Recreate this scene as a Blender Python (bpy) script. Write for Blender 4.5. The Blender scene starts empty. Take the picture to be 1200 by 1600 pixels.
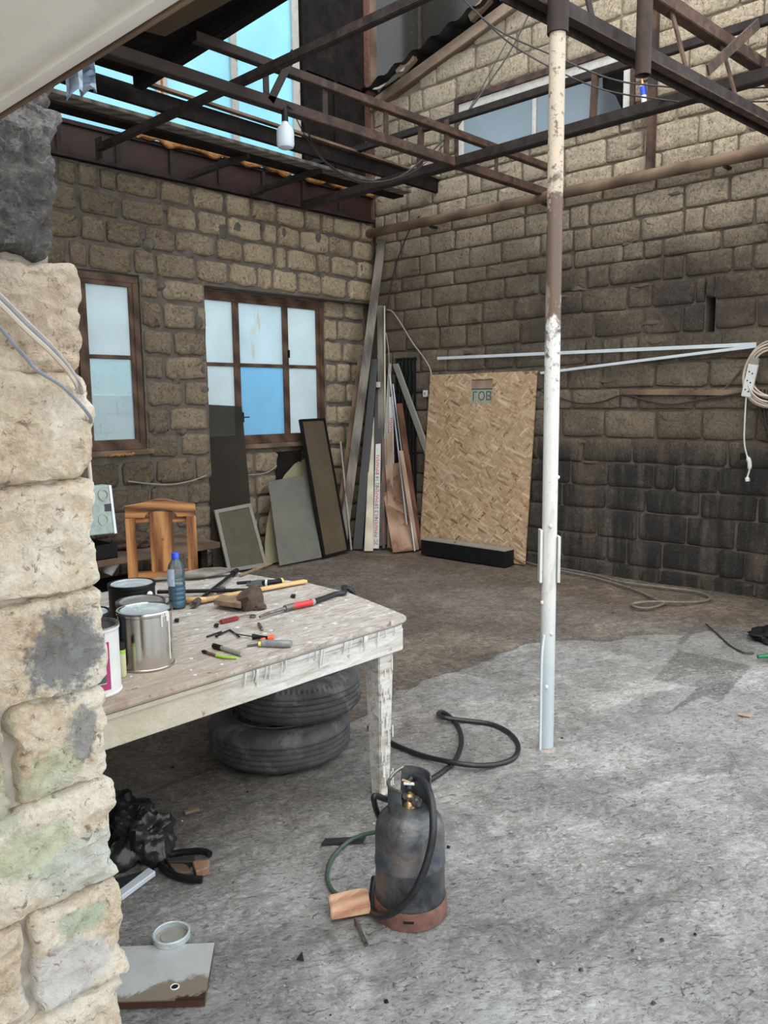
import bpy, bmesh, math, random
import numpy as np
from mathutils import Vector, Matrix, noise as mnoise
random.seed(7)
C = bpy.context.scene.collection
PI = math.pi
# ------------------------------------------------------------------ camera, sky, exposure
YAW, PIT, ROL, FPX, HC = map(float, (math.radians(43.6), math.radians(7.75), math.radians(.65), 1262., 1.6))
FW = Vector((math.cos(PIT)*math.cos(YAW), math.cos(PIT)*math.sin(YAW), -math.sin(PIT)))
_r = Vector((math.sin(YAW), -math.cos(YAW), 0)); _d = FW.cross(_r)
RT = _r*math.cos(ROL) + _d*math.sin(ROL); DN = _d*math.cos(ROL) - _r*math.sin(ROL)
EYE = Vector((0, 0, HC))
cd = bpy.data.cameras.new('camera'); cam = bpy.data.objects.new('camera', cd); C.objects.link(cam)
cd.sensor_fit = 'VERTICAL'; cd.sensor_height = 24; cd.lens = FPX/1600*24; cd.clip_start = .02
m = Matrix((RT, -DN, -FW)).transposed().to_4x4(); m.translation = EYE; cam.matrix_world = m
bpy.context.scene.camera = cam
S = bpy.context.scene
S.view_settings.view_transform = 'Standard'; S.view_settings.look = 'None'; S.view_settings.gamma = 1
S.view_settings.use_curve_mapping = False; S.view_settings.exposure = 1.0
try:
    S.cycles.max_bounces = 8; S.cycles.diffuse_bounces = 5; S.cycles.transparent_max_bounces = 12; S.cycles.sample_clamp_indirect = 6
except Exception: pass
W = bpy.data.worlds.new('sky'); S.world = W; W.use_nodes = True
wn = W.node_tree.nodes; wl = W.node_tree.links; bg = wn['Background']
tc = wn.new('ShaderNodeTexCoord'); sx = wn.new('ShaderNodeSeparateXYZ'); rp = wn.new('ShaderNodeValToRGB')
wl.new(tc.outputs['Generated'], sx.inputs[0]); wl.new(sx.outputs['Z'], rp.inputs[0]); wl.new(rp.outputs[0], bg.inputs[0])
e = rp.color_ramp.elements; e[0].position = .0; e[0].color = (.95, .975, 1, 1); e[1].position = .7; e[1].color = (.84, .92, 1, 1)
bg.inputs[1].default_value = 1.25
ld = bpy.data.lights.new('sun', 'SUN'); ld.energy = 1.1; ld.angle = math.radians(60); ld.color = (1, .95, .86)   # hazy sun behind thin cloud
sun = bpy.data.objects.new('sun', ld); C.objects.link(sun)
sun.rotation_euler = Vector((.55, .35, -.85)).to_track_quat('-Z', 'Y').to_euler()

# pixel of the 1200x1600 photograph -> point on a real plane of the room (axis 0/1/2 at value v)
def on(px, py, ax, v):
    q = RT*((px-600)/FPX) + DN*((py-800)/FPX) + FW
    return EYE + q*((v-EYE[ax])/q[ax])
def fl(px, py, z=0.): return on(px, py, 2, z)
TB = .75
def tb(px, py, z=0.): return on(px, py, 2, TB+z)
XR, YL = 6.73, 6.52

# ------------------------------------------------------------------ node materials
class NT:
    def __init__(s, name):
        s.m = bpy.data.materials.new(name); s.m.use_nodes = True; s.t = s.m.node_tree; s.n = s.t.nodes
        s.b = s.n['Principled BSDF']; s.out = s.n['Material Output']; s._p = None
    def put(s, sock, v):
        if v is None: return
        if isinstance(v, (int, float)): sock.default_value = v
        elif isinstance(v, (tuple, list)): sock.default_value = tuple(v)+(1,) if len(v) == 3 and sock.type == 'RGBA' else v
        else: s.t.links.new(v, sock)
    def pos(s):
        if s._p is None: s._p = s.n.new('ShaderNodeNewGeometry').outputs['Position']
        return s._p
    def map(s, scale=(1, 1, 1), v=None, rot=(0, 0, 0)):
        k = s.n.new('ShaderNodeMapping'); s.put(k.inputs[0], v or s.pos()); k.inputs['Scale'].default_value = scale; k.inputs['Rotation'].default_value = rot
        return k.outputs[0]
    def rmap(s, scale, rot, v=None): return s.map(scale, s.map((1, 1, 1), v, rot))
    def objc(s): return s.n.new('ShaderNodeTexCoord').outputs['Object']
    def noise(s, sc, det=4, ro=.55, dist=0, v=None):
        k = s.n.new('ShaderNodeTexNoise'); s.put(k.inputs['Vector'], v or s.pos()); k.inputs['Scale'].default_value = sc
        k.inputs['Detail'].default_value = det; k.inputs['Roughness'].default_value = ro; k.inputs['Distortion'].default_value = dist
        return k.outputs['Fac']
    def vor(s, sc, feat='F1', v=None, rnd=1):
        k = s.n.new('ShaderNodeTexVoronoi'); k.feature = feat; s.put(k.inputs['Vector'], v or s.pos()); k.inputs['Scale'].default_value = sc
        return k.outputs['Distance']
    def vcol(s, sc, v=None):
        k = s.n.new('ShaderNodeTexVoronoi'); s.put(k.inputs['Vector'], v or s.pos()); k.inputs['Scale'].default_value = sc
        return k.outputs['Color']
    def wave(s, sc, dist=2, v=None, ax='X', det=2):
        k = s.n.new('ShaderNodeTexWave'); k.bands_direction = ax; s.put(k.inputs['Vector'], v or s.pos()); k.inputs['Scale'].default_value = sc
        k.inputs['Distortion'].default_value = dist; k.inputs['Detail'].default_value = det
        return k.outputs['Fac']
    def ramp(s, f, *st):
        k = s.n.new('ShaderNodeValToRGB'); s.put(k.inputs[0], f); e = k.color_ramp.elements
        while len(e) < len(st): e.new(.5)
        for i, (p, c) in enumerate(st):
            e[i].position = p; e[i].color = (c, c, c, 1) if isinstance(c, (int, float)) else tuple(c)+(1,)
        return k.outputs[0]
    def mix(s, f, a, b, mode='MIX'):
        k = s.n.new('ShaderNodeMix'); k.data_type = 'RGBA'; k.blend_type = mode
        s.put(k.inputs[0], f); s.put(k.inputs[6], a); s.put(k.inputs[7], b)
        return k.outputs[2]
    def ma(s, op, a, b=0., c=None):
        k = s.n.new('ShaderNodeMath'); k.operation = op; s.put(k.inputs[0], a); s.put(k.inputs[1], b)
        if c is not None: s.put(k.inputs[2], c)
        return k.outputs[0]
    def sep(s, v=None):
        k = s.n.new('ShaderNodeSeparateXYZ'); s.put(k.inputs[0], v or s.pos()); return k.outputs
    def rand(s): return s.n.new('ShaderNodeObjectInfo').outputs['Random']
    def attr(s, name):
        k = s.n.new('ShaderNodeAttribute'); k.attribute_name = name; return k.outputs['Color']
    def bump(s, h, st=.5, d=.01, nrm=None):
        k = s.n.new('ShaderNodeBump'); s.put(k.inputs['Height'], h); k.inputs['Strength'].default_value = st; k.inputs['Distance'].default_value = d
        s.put(k.inputs['Normal'], nrm)
        return k.outputs[0]
    def fin(s, col=None, rough=None, nrm=None, metal=None, **kw):
        s.put(s.b.inputs['Base Color'], col); s.put(s.b.inputs['Roughness'], rough); s.put(s.b.inputs['Normal'], nrm); s.put(s.b.inputs['Metallic'], metal)
        for k, v in kw.items(): s.put(s.b.inputs[k.replace('_', ' ')], v)
        return s.m
def plain(name, col, rough=.6, metal=0, var=.25, sc=30, bmp=.15, worn=None, wamt=.5, **kw):
    t = NT(name); n = t.noise(sc, 5, .6); dark = tuple(c*(1-var) for c in col); lite = tuple(min(1, c*(1+var)) for c in col)
    c = t.ramp(n, (.3, dark), (.7, lite))
    if worn: c = t.mix(t.ramp(t.noise(sc*.35, 6, .7, .6), (wamt, 0), (wamt+.08, 1)), c, worn)
    return t.fin(c, rough, t.bump(n, bmp, .004), metal, **kw)
def smooth01(t, v, a, b):
    k = t.n.new('ShaderNodeMapRange'); k.interpolation_type = 'SMOOTHSTEP'; t.put(k.inputs[0], v); k.inputs[1].default_value = a; k.inputs[2].default_value = b
    return k.outputs[0]
def stone(name, c1, c2, fleck, kind):
    t = NT(name); x, y, z = t.sep()
    col = t.ramp(t.ma('ADD', t.ma('MULTIPLY', t.noise(6, 5, .65), .75), t.ma('MULTIPLY', t.rand(), .42)), (.30, c1), (.82, c2))
    fine = t.noise(60, 6, .75); pits = t.vor(70); por = t.noise(42 if kind == 'right' else 34, 5, .72, .6)
    col = t.mix(t.ramp(fine, (.40, 0), (.72, .8)), col, fleck)
    col = t.mix(t.ramp(por, (.33, .8), (.42, 0)), col, tuple(c*.3 for c in c1))
    col = t.mix(t.ramp(t.vor(38), (.06, .9), (.12, 0)), col, tuple(c*.18 for c in c1))
    spk = t.ramp(t.noise(120, 4, .7), (.63, 0), (.70, .7))
    if kind == 'right':
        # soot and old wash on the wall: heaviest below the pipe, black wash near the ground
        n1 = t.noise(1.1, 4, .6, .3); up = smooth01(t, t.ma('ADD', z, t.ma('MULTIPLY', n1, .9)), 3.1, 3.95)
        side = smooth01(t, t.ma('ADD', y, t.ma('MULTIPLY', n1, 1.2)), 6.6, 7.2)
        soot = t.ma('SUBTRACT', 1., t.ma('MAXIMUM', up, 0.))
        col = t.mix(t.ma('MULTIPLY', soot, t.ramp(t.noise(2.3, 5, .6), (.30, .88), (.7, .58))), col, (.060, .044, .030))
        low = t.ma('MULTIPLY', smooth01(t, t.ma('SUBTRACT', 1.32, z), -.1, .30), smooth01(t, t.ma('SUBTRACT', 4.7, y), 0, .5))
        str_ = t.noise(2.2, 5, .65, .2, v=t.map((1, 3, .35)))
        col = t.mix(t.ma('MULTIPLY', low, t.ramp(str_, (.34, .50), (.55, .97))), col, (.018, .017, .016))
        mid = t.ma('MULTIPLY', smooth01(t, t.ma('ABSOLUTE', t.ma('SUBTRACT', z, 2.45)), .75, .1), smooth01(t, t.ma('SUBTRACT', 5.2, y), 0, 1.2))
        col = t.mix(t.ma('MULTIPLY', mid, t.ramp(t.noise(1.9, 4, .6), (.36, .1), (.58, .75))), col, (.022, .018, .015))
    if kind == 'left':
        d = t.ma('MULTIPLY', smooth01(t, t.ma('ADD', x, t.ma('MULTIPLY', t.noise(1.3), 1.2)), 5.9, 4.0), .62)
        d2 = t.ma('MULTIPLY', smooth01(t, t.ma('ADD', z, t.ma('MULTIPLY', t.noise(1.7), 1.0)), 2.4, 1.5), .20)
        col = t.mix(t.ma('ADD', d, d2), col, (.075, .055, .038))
    col = t.mix(spk, col, tuple(min(1, q*.9) for q in fleck) if kind == 'left' else tuple(q*.62 for q in fleck))
    h = t.ma('ADD', t.ma('MULTIPLY', fine, .9), t.ma('MULTIPLY', t.ramp(por, (.3, 0), (.5, 1)), .8))
    h = t.ma('ADD', h, t.ramp(pits, (.05, 0), (.25, .5)))
    return t.fin(col, .95, t.bump(h, .8, .012))
def mortar(name, c1, c2, soot=0):
    t = NT(name); n = t.noise(9, 6, .65); col = t.ramp(n, (.3, c1), (.7, c2))
    if soot:
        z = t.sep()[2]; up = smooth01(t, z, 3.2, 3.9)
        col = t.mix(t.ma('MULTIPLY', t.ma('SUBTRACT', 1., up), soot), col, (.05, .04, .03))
    return t.fin(col, .95, t.bump(t.noise(45, 5, .7), .7, .012))
def wood(name, c1, c2, sc=(6, 6, 60), ring=3., rough=.6, dirt=None, damt=.5, knots=False, loc=True):
    t = NT(name); v = t.map(sc, t.objc() if loc else None)
    g = t.noise(1.2, 6, .65, .8, v=v); w = t.wave(ring, 4, v=t.map(tuple(q*.12 for q in sc), t.objc() if loc else None), ax='DIAGONAL', det=3)
    col = t.ramp(t.ma('ADD', t.ma('MULTIPLY', g, .7), t.ma('MULTIPLY', w, .3)), (.32, c1), (.66, c2))
    if dirt: col = t.mix(t.ramp(t.noise(7, 6, .7, .5), (damt, 0), (damt+.12, .85)), col, dirt)
    if knots: col = t.mix(t.ramp(t.vor(7), (.05, .8), (.12, 0)), col, tuple(c*.35 for c in c1))
    return t.fin(col, rough, t.bump(g, .35, .004))
M = {}
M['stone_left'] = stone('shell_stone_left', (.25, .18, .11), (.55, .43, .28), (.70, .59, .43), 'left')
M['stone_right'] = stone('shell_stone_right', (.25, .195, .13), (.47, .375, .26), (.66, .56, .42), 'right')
M['mortar_left'] = mortar('grey_mortar_left', (.11, .095, .08), (.20, .175, .145))
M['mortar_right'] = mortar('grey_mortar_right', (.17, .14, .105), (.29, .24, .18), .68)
# coquina of the near pier: shells, paint stains in green and slate blue
def coquina(name, dark=False):
    t = NT(name); x, y, z = t.sep()
    wv = t.noise(14, 3, .6, 0); v2 = t.n.new('ShaderNodeVectorMath'); v2.operation = 'ADD'
    cm = t.n.new('ShaderNodeCombineXYZ'); t.put(cm.inputs[0], t.ma('MULTIPLY', wv, .10)); t.put(cm.inputs[2], t.ma('MULTIPLY', t.noise(17, 2), .10))
    t.put(v2.inputs[0], t.pos()); t.put(v2.inputs[1], cm.outputs[0]); vv = v2.outputs[0]
    rg = t.vor(30, v=vv); sh = t.ma('MULTIPLY', t.ramp(rg, (.30, 0), (.36, 1), (.44, 0)), t.ramp(t.noise(19, 2), (.47, 0), (.56, 1)))
    r2_ = t.vor(58, v=vv); sh = t.ma('MAXIMUM', sh, t.ma('MULTIPLY', t.ramp(r2_, (.28, 0), (.38, .8), (.48, 0)), t.ramp(t.noise(27, 2), (.48, 0), (.56, 1))))
    fine = t.noise(95, 6, .72); big = t.noise(7, 4, .6)
    if not dark:
        col = t.ramp(t.ma('ADD', t.ma('MULTIPLY', big, .6), t.ma('MULTIPLY', fine, .4)), (.33, (.46, .33, .20)), (.45, (.76, .61, .43)), (.58, (.94, .86, .71)))
        col = t.mix(t.ma('MULTIPLY', sh, .55), col, (.88, .80, .66))
        def spot(cx, cz, rx, rz, c, a, ns=9):
            nonlocal col
            dx = t.ma('DIVIDE', t.ma('SUBTRACT', x, cx), rx); dz = t.ma('DIVIDE', t.ma('SUBTRACT', z, cz), rz)
            r = t.ma('ADD', t.ma('ADD', t.ma('MULTIPLY', dx, dx), t.ma('MULTIPLY', dz, dz)), t.ma('MULTIPLY', t.ma('SUBTRACT', t.noise(ns, 7, .75), .5), 3.0))
            col = t.mix(t.ma('MULTIPLY', smooth01(t, r, 1.0, .45), a), col, c)
        spot(.585, 1.19, .075, .095, (.17, .19, .20), .85, 22); spot(.60, 1.04, .03, .06, (.20, .23, .26), .7, 25)
        spot(.55, .985, .06, .05, (.38, .52, .28), .42, 34); spot(.51, .86, .09, .05, (.42, .54, .28), .45, 30)
        spot(.60, .80, .12, .06, (.62, .70, .66), .6, 12); spot(.58, .70, .05, .03, (.33, .55, .38), .5, 34)
        spot(.46, 1.02, .04, .14, (.40, .47, .32), .5, 30); spot(.55, .62, .10, .07, (.72, .74, .74), .6, 10)
        spot(.60, 1.78, .15, .12, (.42, .30, .21), .55, 8)
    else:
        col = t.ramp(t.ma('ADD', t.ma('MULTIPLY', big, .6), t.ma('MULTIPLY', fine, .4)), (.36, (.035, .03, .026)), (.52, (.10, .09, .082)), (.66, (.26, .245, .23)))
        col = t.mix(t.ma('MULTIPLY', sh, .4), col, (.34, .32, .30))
    col = t.mix(t.ramp(t.noise(48, 5, .7, .6), (.34, .8), (.42, 0)), col, (.22, .145, .08) if not dark else (.02, .02, .02))
    h = t.ma('ADD', t.ma('MULTIPLY', sh, .35), t.ma('MULTIPLY', fine, 1.5)); h = t.ma('ADD', h, t.ma('MULTIPLY', t.noise(230, 4, .8), .5))
    return t.fin(col, .95, t.bump(h, .9, .009))
M['coquina'] = coquina('coquina_near'); M['coquina_dark'] = coquina('coquina_dark', True)
M['mortar_pier'] = mortar('mortar_pier', (.30, .27, .225), (.55, .50, .42))
M['rust'] = plain('rusty_brown_steel', (.095, .055, .038), .7, .0, .4, 14, .3, (.045, .030, .025), .48, Specular_IOR_Level=.3)
t = NT('rusty_truss_steel'); n = t.noise(14, 5, .6); x = t.sep()[0]
c = t.mix(t.ramp(t.noise(5, 6, .7, .6), (.48, 0), (.56, 1)), t.ramp(n, (.3, (.060, .034, .024)), (.7, (.125, .072, .050))), (.045, .030, .025))
c = t.mix(t.ma('MULTIPLY', smooth01(t, t.ma('ADD', x, t.ma('MULTIPLY', n, .6)), 5.0, 3.6), .85), c, (.022, .016, .014))
M['rust'] = t.fin(c, .7, t.bump(n, .3, .004), 0, Specular_IOR_Level=.3)
M['dark_steel'] = plain('dark_sooted_steel', (.032, .024, .021), .65, .0, .5, 14, .3, (.085, .05, .038), .62, Specular_IOR_Level=.25)
M['black_soot'] = plain('sooted_timber', (.014, .011, .010), .8, 0, .5, 9, .3, (.034, .024, .018), .6, Specular_IOR_Level=.15)
M['old_wood'] = wood('old_brown_timber', (.10, .062, .04), (.22, .145, .095), (3, 3, 3), 3, .8)
M['grey_wood'] = wood('weathered_grey_timber', (.115, .098, .08), (.27, .24, .205), (16, 16, 1.5), 2, .85)
M['ply_dark'] = plain('dull_plywood', (.10, .065, .035), .7, 0, .3, 4, .1)
M['rafter_wood'] = wood('rafter_pine', (.16, .105, .07), (.34, .24, .17), (5, 2, 5), 3, .8, (.06, .045, .035), .6)
M['window_wood'] = wood('window_brown_wood', (.060, .032, .020), (.150, .085, .055), (6, 6, 6), 3, .7)
M['sill_wood'] = wood('sill_pine', (.14, .09, .055), (.27, .18, .12), (4, 8, 8), 3, .8)
M['chair_wood'] = wood('varnished_pine', (.13, .042, .014), (.60, .29, .11), (20, 20, 1.6), 2.2, .38, None, .5, True)
M['chair_rail'] = wood('varnished_pine_rail', (.08, .026, .009), (.58, .27, .10), (1.6, 20, 20), 4, .38)
M['cream_board'] = wood('cream_board', (.50, .44, .33), (.66, .59, .46), (10, 10, 2), 3, .6)
M['dark_red_wood'] = wood('mahogany_board', (.07, .028, .016), (.16, .07, .04), (10, 10, 2), 3, .5)
M['ply_stained'] = wood('stained_ply', (.22, .12, .07), (.43, .28, .19), (5, 5, 2), 2, .75, (.12, .055, .035), .52)
M['pink_board'] = wood('pinkish_board', (.30, .20, .14), (.42, .30, .22), (10, 10, 2), 3, .7)
M['yellow_pine'] = wood('yellow_pine', (.52, .30, .12), (.72, .46, .22), (3, 20, 20), 3, .55)
M['block_wood'] = wood('orange_offcut', (.42, .20, .11), (.66, .42, .28), (8, 30, 30), 3, .75, (.36, .33, .30), .54)
M['rubber'] = plain('dusty_rubber', (.070, .069, .068), .7, 0, .4, 14, .3, (.16, .155, .15), .53)
M['hose'] = plain('black_hose_rubber', (.014, .015, .017), .42, 0, .5, 60, .2, (.10, .10, .10), .72)
M['black'] = plain('black_matte', (.009, .009, .010), .45, 0, .4, 20, .15, Specular_IOR_Level=.25)
M['charcoal'] = plain('charcoal_profile', (.026, .026, .025), .45, 0, .2, 9, .08)
M['white_pl'] = plain('white_plastic', (.66, .66, .63), .45, 0, .08, 9, .05)
M['rail'] = plain('pale_metal_rail', (.62, .67, .70), .4, .1, .08, 9, .05)
M['grey_alu'] = plain('grey_aluminium', (.31, .295, .25), .5, .2, .12, 20, .08)
M['beige_cable'] = plain('beige_cable', (.56, .47, .38), .5, 0, .12, 9, .05)
M['wire'] = plain('dark_wire', (.03, .027, .025), .5, 0, .3, 20, .1)
M['grey_wire'] = plain('grey_wire', (.20, .22, .25), .4, 0, .2, 30, .1)
M['pale_wire'] = plain('pale_wire', (.34, .30, .26), .5, 0, .2, 30, .1)
M['chrome'] = NT('tin_can_metal').fin((.62, .60, .57), .2, None, 1)
M['tin_lid'] = plain('painted_tin_lid', (.46, .51, .52), .35, .2, .2, 25, .15, (.66, .71, .71), .5)
M['grey_lid'] = plain('grey_tin_lid', (.30, .29, .28), .45, .4, .2, 25, .15, (.46, .44, .43), .55)
M['iron'] = plain('worn_iron', (.22, .20, .18), .4, .8, .3, 60, .2, (.12, .08, .06), .55)
M['brass'] = plain('dirty_brass', (.40, .28, .15), .4, .8, .4, 60, .3, (.12, .09, .06), .55)
M['rust_orange'] = plain('orange_rust', (.14, .066, .046), .8, 0, .35, 30, .4, (.10, .05, .035), .55)
M['foam'] = plain('orange_foam', (.48, .22, .07), .9, 0, .45, 22, .7, (.20, .10, .05), .55)
M['red_brown'] = plain('red_brown_sheet', (.032, .0085, .006), .6, 0, .4, 6, .2, (.025, .012, .01), .55)
M['olive_wood'] = plain('rough_offcut', (.22, .15, .09), .8, 0, .4, 40, .4)
M['brown_cloth'] = plain('brown_rag', (.085, .055, .038), .9, 0, .35, 30, .4, (.05, .033, .025), .5)
M['black_bag'] = plain('black_bag_plastic', (.018, .018, .017), .28, 0, .3, 30, .25, (.07, .062, .05), .60)
M['orange'] = plain('orange_plastic', (.80, .13, .05), .35, 0, .1, 9, .05)
M['red'] = plain('red_plastic', (.62, .03, .035), .35, 0, .15, 9, .05)
M['smoke'] = plain('smoky_handle', (.20, .21, .20), .25, 0, .2, 30, .05)
M['blue_cap'] = plain('blue_cap', (.02, .08, .62), .3, 0, .1, 9, .02)
M['yellow'] = plain('yellow_plastic', (.75, .60, .12), .4, 0, .1, 9, .05)
M['green_hose'] = plain('green_hose', (.045, .075, .055), .5, 0, .3, 40, .2)
M['grey_sheet'] = plain('grey_mould_sheet', (.30, .30, .28), .55, 0, .15, 12, .1)
M['foam_white'] = plain('pale_crumpled_plastic', (.42, .50, .58), .45, 0, .25, 20, .3)
M['magenta'] = plain('magenta_label', (.33, .035, .13), .4, 0, .1, 9, .03)
M['label_green'] = plain('green_label', (.045, .10, .045), .4, 0, .2, 20, .03)
M['label_red'] = plain('dark_red_label', (.25, .03, .03), .4, 0, .3, 30, .03)
M['label_blue'] = plain('slate_label', (.06, .12, .15), .4, 0, .2, 20, .03)
M['cream_paint'] = plain('cream_tube', (.52, .52, .30), .35, 0, .1, 30, .05)
M['lime'] = plain('lime_collar', (.30, .50, .05), .4, 0, .1, 9, .03)
M['corrugated'] = plain('dark_corrugated_sheet', (.030, .027, .024), .7, .0, .4, 9, .3, (.10, .09, .08), .6)
M['rail_white_frame'] = plain('peeling_white_paint', (.60, .57, .52), .6, 0, .12, 20, .25, (.16, .10, .07), .62)
M['red_ink'] = plain('red_ink', (.55, .04, .03), .5, 0, .1, 9, 0)
M['dark_ink'] = plain('dark_ink', (.06, .06, .07), .5, 0, .1, 9, 0)
M['teal_ink'] = plain('teal_ink', (.018, .085, .085), .5, 0, .2, 20, 0)
M['bottle_lab'] = plain('pale_bottle_label', (.46, .55, .66), .4, 0, .2, 60, 0)
M['white_block'] = plain('white_block_wall', (.92, .90, .90), .8, 0, .06, 6, .2)
M['floor_wire'] = plain('dusty_grey_cable', (.16, .135, .11), .7, 0, .3, 20, .2)
M['cream_grey'] = plain('pale_grey_patch', (.34, .34, .27), .7, 0, .15, 30, .1)
M['meter'] = plain('meter_housing', (.26, .32, .30), .5, 0, .2, 60, .1)
M['blueblack'] = plain('blue_black_tin', (.012, .022, .035), .35, .2, .3, 12, .1)
M['pane_haze'] = plain('blue_grey_backdrop', (.33, .42, .44), .8, 0, .1, 3, .1)
M['stone_chip'] = plain('stone_chip', (.30, .27, .24), .9, 0, .3, 60, .3)
t = NT('grey_board_paint'); n = t.noise(11, 6, .7, .5); y = t.sep()[1]
c = t.ramp(n, (.3, (.36, .36, .35)), (.7, (.46, .46, .45))); e_ = t.ma('ADD', t.ma('ADD', y, t.ma('MULTIPLY', t.sep()[0], .55)), t.ma('MULTIPLY', n, .16))
c = t.mix(smooth01(t, e_, 2.50, 2.475), c, (.20, .165, .12)); c = t.mix(smooth01(t, e_, 2.425, 2.41), c, (.035, .02, .016))
M['board_grey'] = t.fin(c, .35, t.bump(n, .1, .003))
def pane(name, col, clear, em=None, streak=None, rough=.2, dens=1.):
    """frosted or dusty glass: part lets light scatter through, part clear"""
    t = NT(name); t.n.remove(t.b)
    tr = t.n.new('ShaderNodeBsdfTranslucent'); cl = t.n.new('ShaderNodeBsdfTransparent'); gl = t.n.new('ShaderNodeBsdfGlossy'); df = t.n.new('ShaderNodeBsdfDiffuse')
    c = t.ramp(t.noise(2.3, 4), (.3, tuple(q*.86 for q in col)), (.7, col))
    if streak: c = t.mix(t.ramp(t.noise(2.2, 5, .6, .2, v=t.map((5, 5, .9))), (.56, 0), (.68, .75)), c, streak)
    c = t.mix(t.ramp(t.noise(40, 5, .7), (.62, 0), (.72, .35)), c, (.9, .95, .95))
    t.put(tr.inputs[0], c); t.put(df.inputs[0], c); t.put(cl.inputs[0], tuple(min(1, q) for q in col)); gl.inputs['Roughness'].default_value = rough
    def mx(f, a, b):
        k = t.n.new('ShaderNodeMixShader'); t.put(k.inputs[0], f); t.put(k.inputs[1], a.outputs[0]); t.put(k.inputs[2], b.outputs[0]); return k
    a = mx(.12, tr, df); b = mx(clear, a, cl); g = mx(.05, b, gl)
    t.put(t.out.inputs['Surface'], g.outputs[0]); return t.m
M['pane_white'] = pane('pane_frosted_white', (.84, .91, .92), .22)
M['pane_half'] = pane('pane_half_clear', (.86, .96, .97), .72)
M['pane_stained'] = pane('pane_frosted_stained', (.80, .90, .93), .12, streak=(.74, .62, .36))
M['pane_blue'] = pane('pane_frosted_blue', (.50, .79, .96), .12)
M['pane_cyan'] = pane('pane_cyan_film', (.58, .87, .95), .25)
M['pane_grey'] = pane('pane_dusty_grey', (.44, .49, .52), .06)
M['pane_dull'] = pane('pane_dull', (.12, .115, .105), .05)
def glass(name, col, alpha, rough=.12):
    t = NT(name); t.n.remove(t.b)
    cl = t.n.new('ShaderNodeBsdfTransparent'); gl = t.n.new('ShaderNodeBsdfGlossy'); df = t.n.new('ShaderNodeBsdfDiffuse')
    t.put(df.inputs[0], t.ramp(t.noise(3, 4, .6), (.35, tuple(q*.8 for q in col)), (.65, col))); t.put(cl.inputs[0], (.75, .78, .74)); gl.inputs['Roughness'].default_value = rough
    a = t.n.new('ShaderNodeMixShader'); t.put(a.inputs[0], alpha); t.put(a.inputs[1], cl.outputs[0]); t.put(a.inputs[2], df.outputs[0])
    fr = t.n.new('ShaderNodeFresnel'); fr.inputs[0].default_value = 1.45
    b = t.n.new('ShaderNodeMixShader'); t.put(b.inputs[0], fr.outputs[0]); t.put(b.inputs[1], a.outputs[0]); t.put(b.inputs[2], gl.outputs[0])
    t.put(t.out.inputs['Surface'], b.outputs[0]); return t.m
M['glass_dark'] = glass('tinted_glass', (.060, .052, .042), .72)
M['glass_grey'] = glass('dusty_grey_glass', (.235, .23, .20), .86)
M['glass_green'] = glass('greenish_glass', (.38, .34, .21), .94)
M['glass_brown'] = glass('brown_dusty_glass', (.15, .12, .08), .9)
M['screen'] = plain('olive_screen', (.105, .092, .058), .5, 0, .15, 8, .08)
M['bottle'] = glass('bottle_plastic', (.35, .52, .62), .16, .08)
t = NT('blue_water'); M['water'] = t.fin((.015, .17, .40), .1, None, 0, Alpha=.85)
t = NT('bulb_diffuser'); M['bulb'] = t.fin((.62, .70, .76), .3)
t = NT('garage_leaf_paint')
c = t.ramp(t.noise(1.6, 5, .55, .4), (.35, (.74, .71, .66)), (.65, (.88, .86, .81)))
c = t.mix(t.ramp(t.noise(5.5, 3, .5), (.63, 0), (.70, .55)), c, (.78, .62, .42))
c = t.mix(t.ramp(t.noise(24, 5, .6), (.30, .3), (.4, 0)), c, (.50, .46, .40))
M['leaf'] = t.fin(c, .5, t.bump(t.noise(20), .1, .003))
t = NT('post_paint'); z = t.sep()[2]; n = t.noise(11, 6, .7, .4); f2 = t.noise(38, 5, .75)
c = t.mix(smooth01(t, t.ma('ADD', z, t.ma('MULTIPLY', t.ma('SUBTRACT', n, .5), .9)), 1.86, 1.96), (.56, .56, .53), (.105, .068, .047))
c = t.mix(smooth01(t, t.ma('ADD', z, t.ma('MULTIPLY', t.ma('SUBTRACT', n, .5), .8)), 2.40, 2.50), c, (.46, .39, .30))
c = t.mix(t.ma('MULTIPLY', smooth01(t, z, 1.5, 1.9), t.ramp(f2, (.54, 0), (.62, 1))), c, (.12, .06, .04)); c = t.mix(t.ramp(f2, (.66, 0), (.70, 1)), c, (.30, .20, .13))
c = t.mix(t.ma('MULTIPLY', t.ramp(t.noise(5, 4, .6, .2, v=t.map((1, 1, .4))), (.62, 0), (.66, 1)), .9), c, (.58, .40, .24))
c = t.mix(t.ramp(t.noise(4, 6, .7, .8, v=t.map((3, 3, 1))), (.54, 0), (.66, .55)), c, (.36, .33, .29)); c = t.mix(smooth01(t, t.ma('ADD', z, t.ma('MULTIPLY', n, .3)), .95, .4), c, (.40, .46, .48))
M['post'] = t.fin(c, .5, t.bump(f2, .4, .006))
t = NT('white_paint_wood'); n = t.noise(9, 6, .7, .6); g = t.noise(3, 6, .7, .5, v=t.map((1.5, 9, 9)))
c = t.ramp(g, (.34, (.27, .23, .17)), (.46, (.47, .44, .39)), (.60, (.60, .59, .56)))
c = t.mix(smooth01(t, t.ma('ADD', t.sep()[0], t.ma('MULTIPLY', n, .5)), 1.95, 1.45), c, t.mix(n, (.34, .27, .17), (.62, .58, .46)))
c = t.mix(t.ramp(t.noise(19, 4, .6), (.66, 0), (.70, .8)), c, (.25, .13, .10))
M['table_paint'] = t.fin(c, .6, t.bump(t.ma('ADD', n, t.noise(50, 4)), .6, .006))
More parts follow.
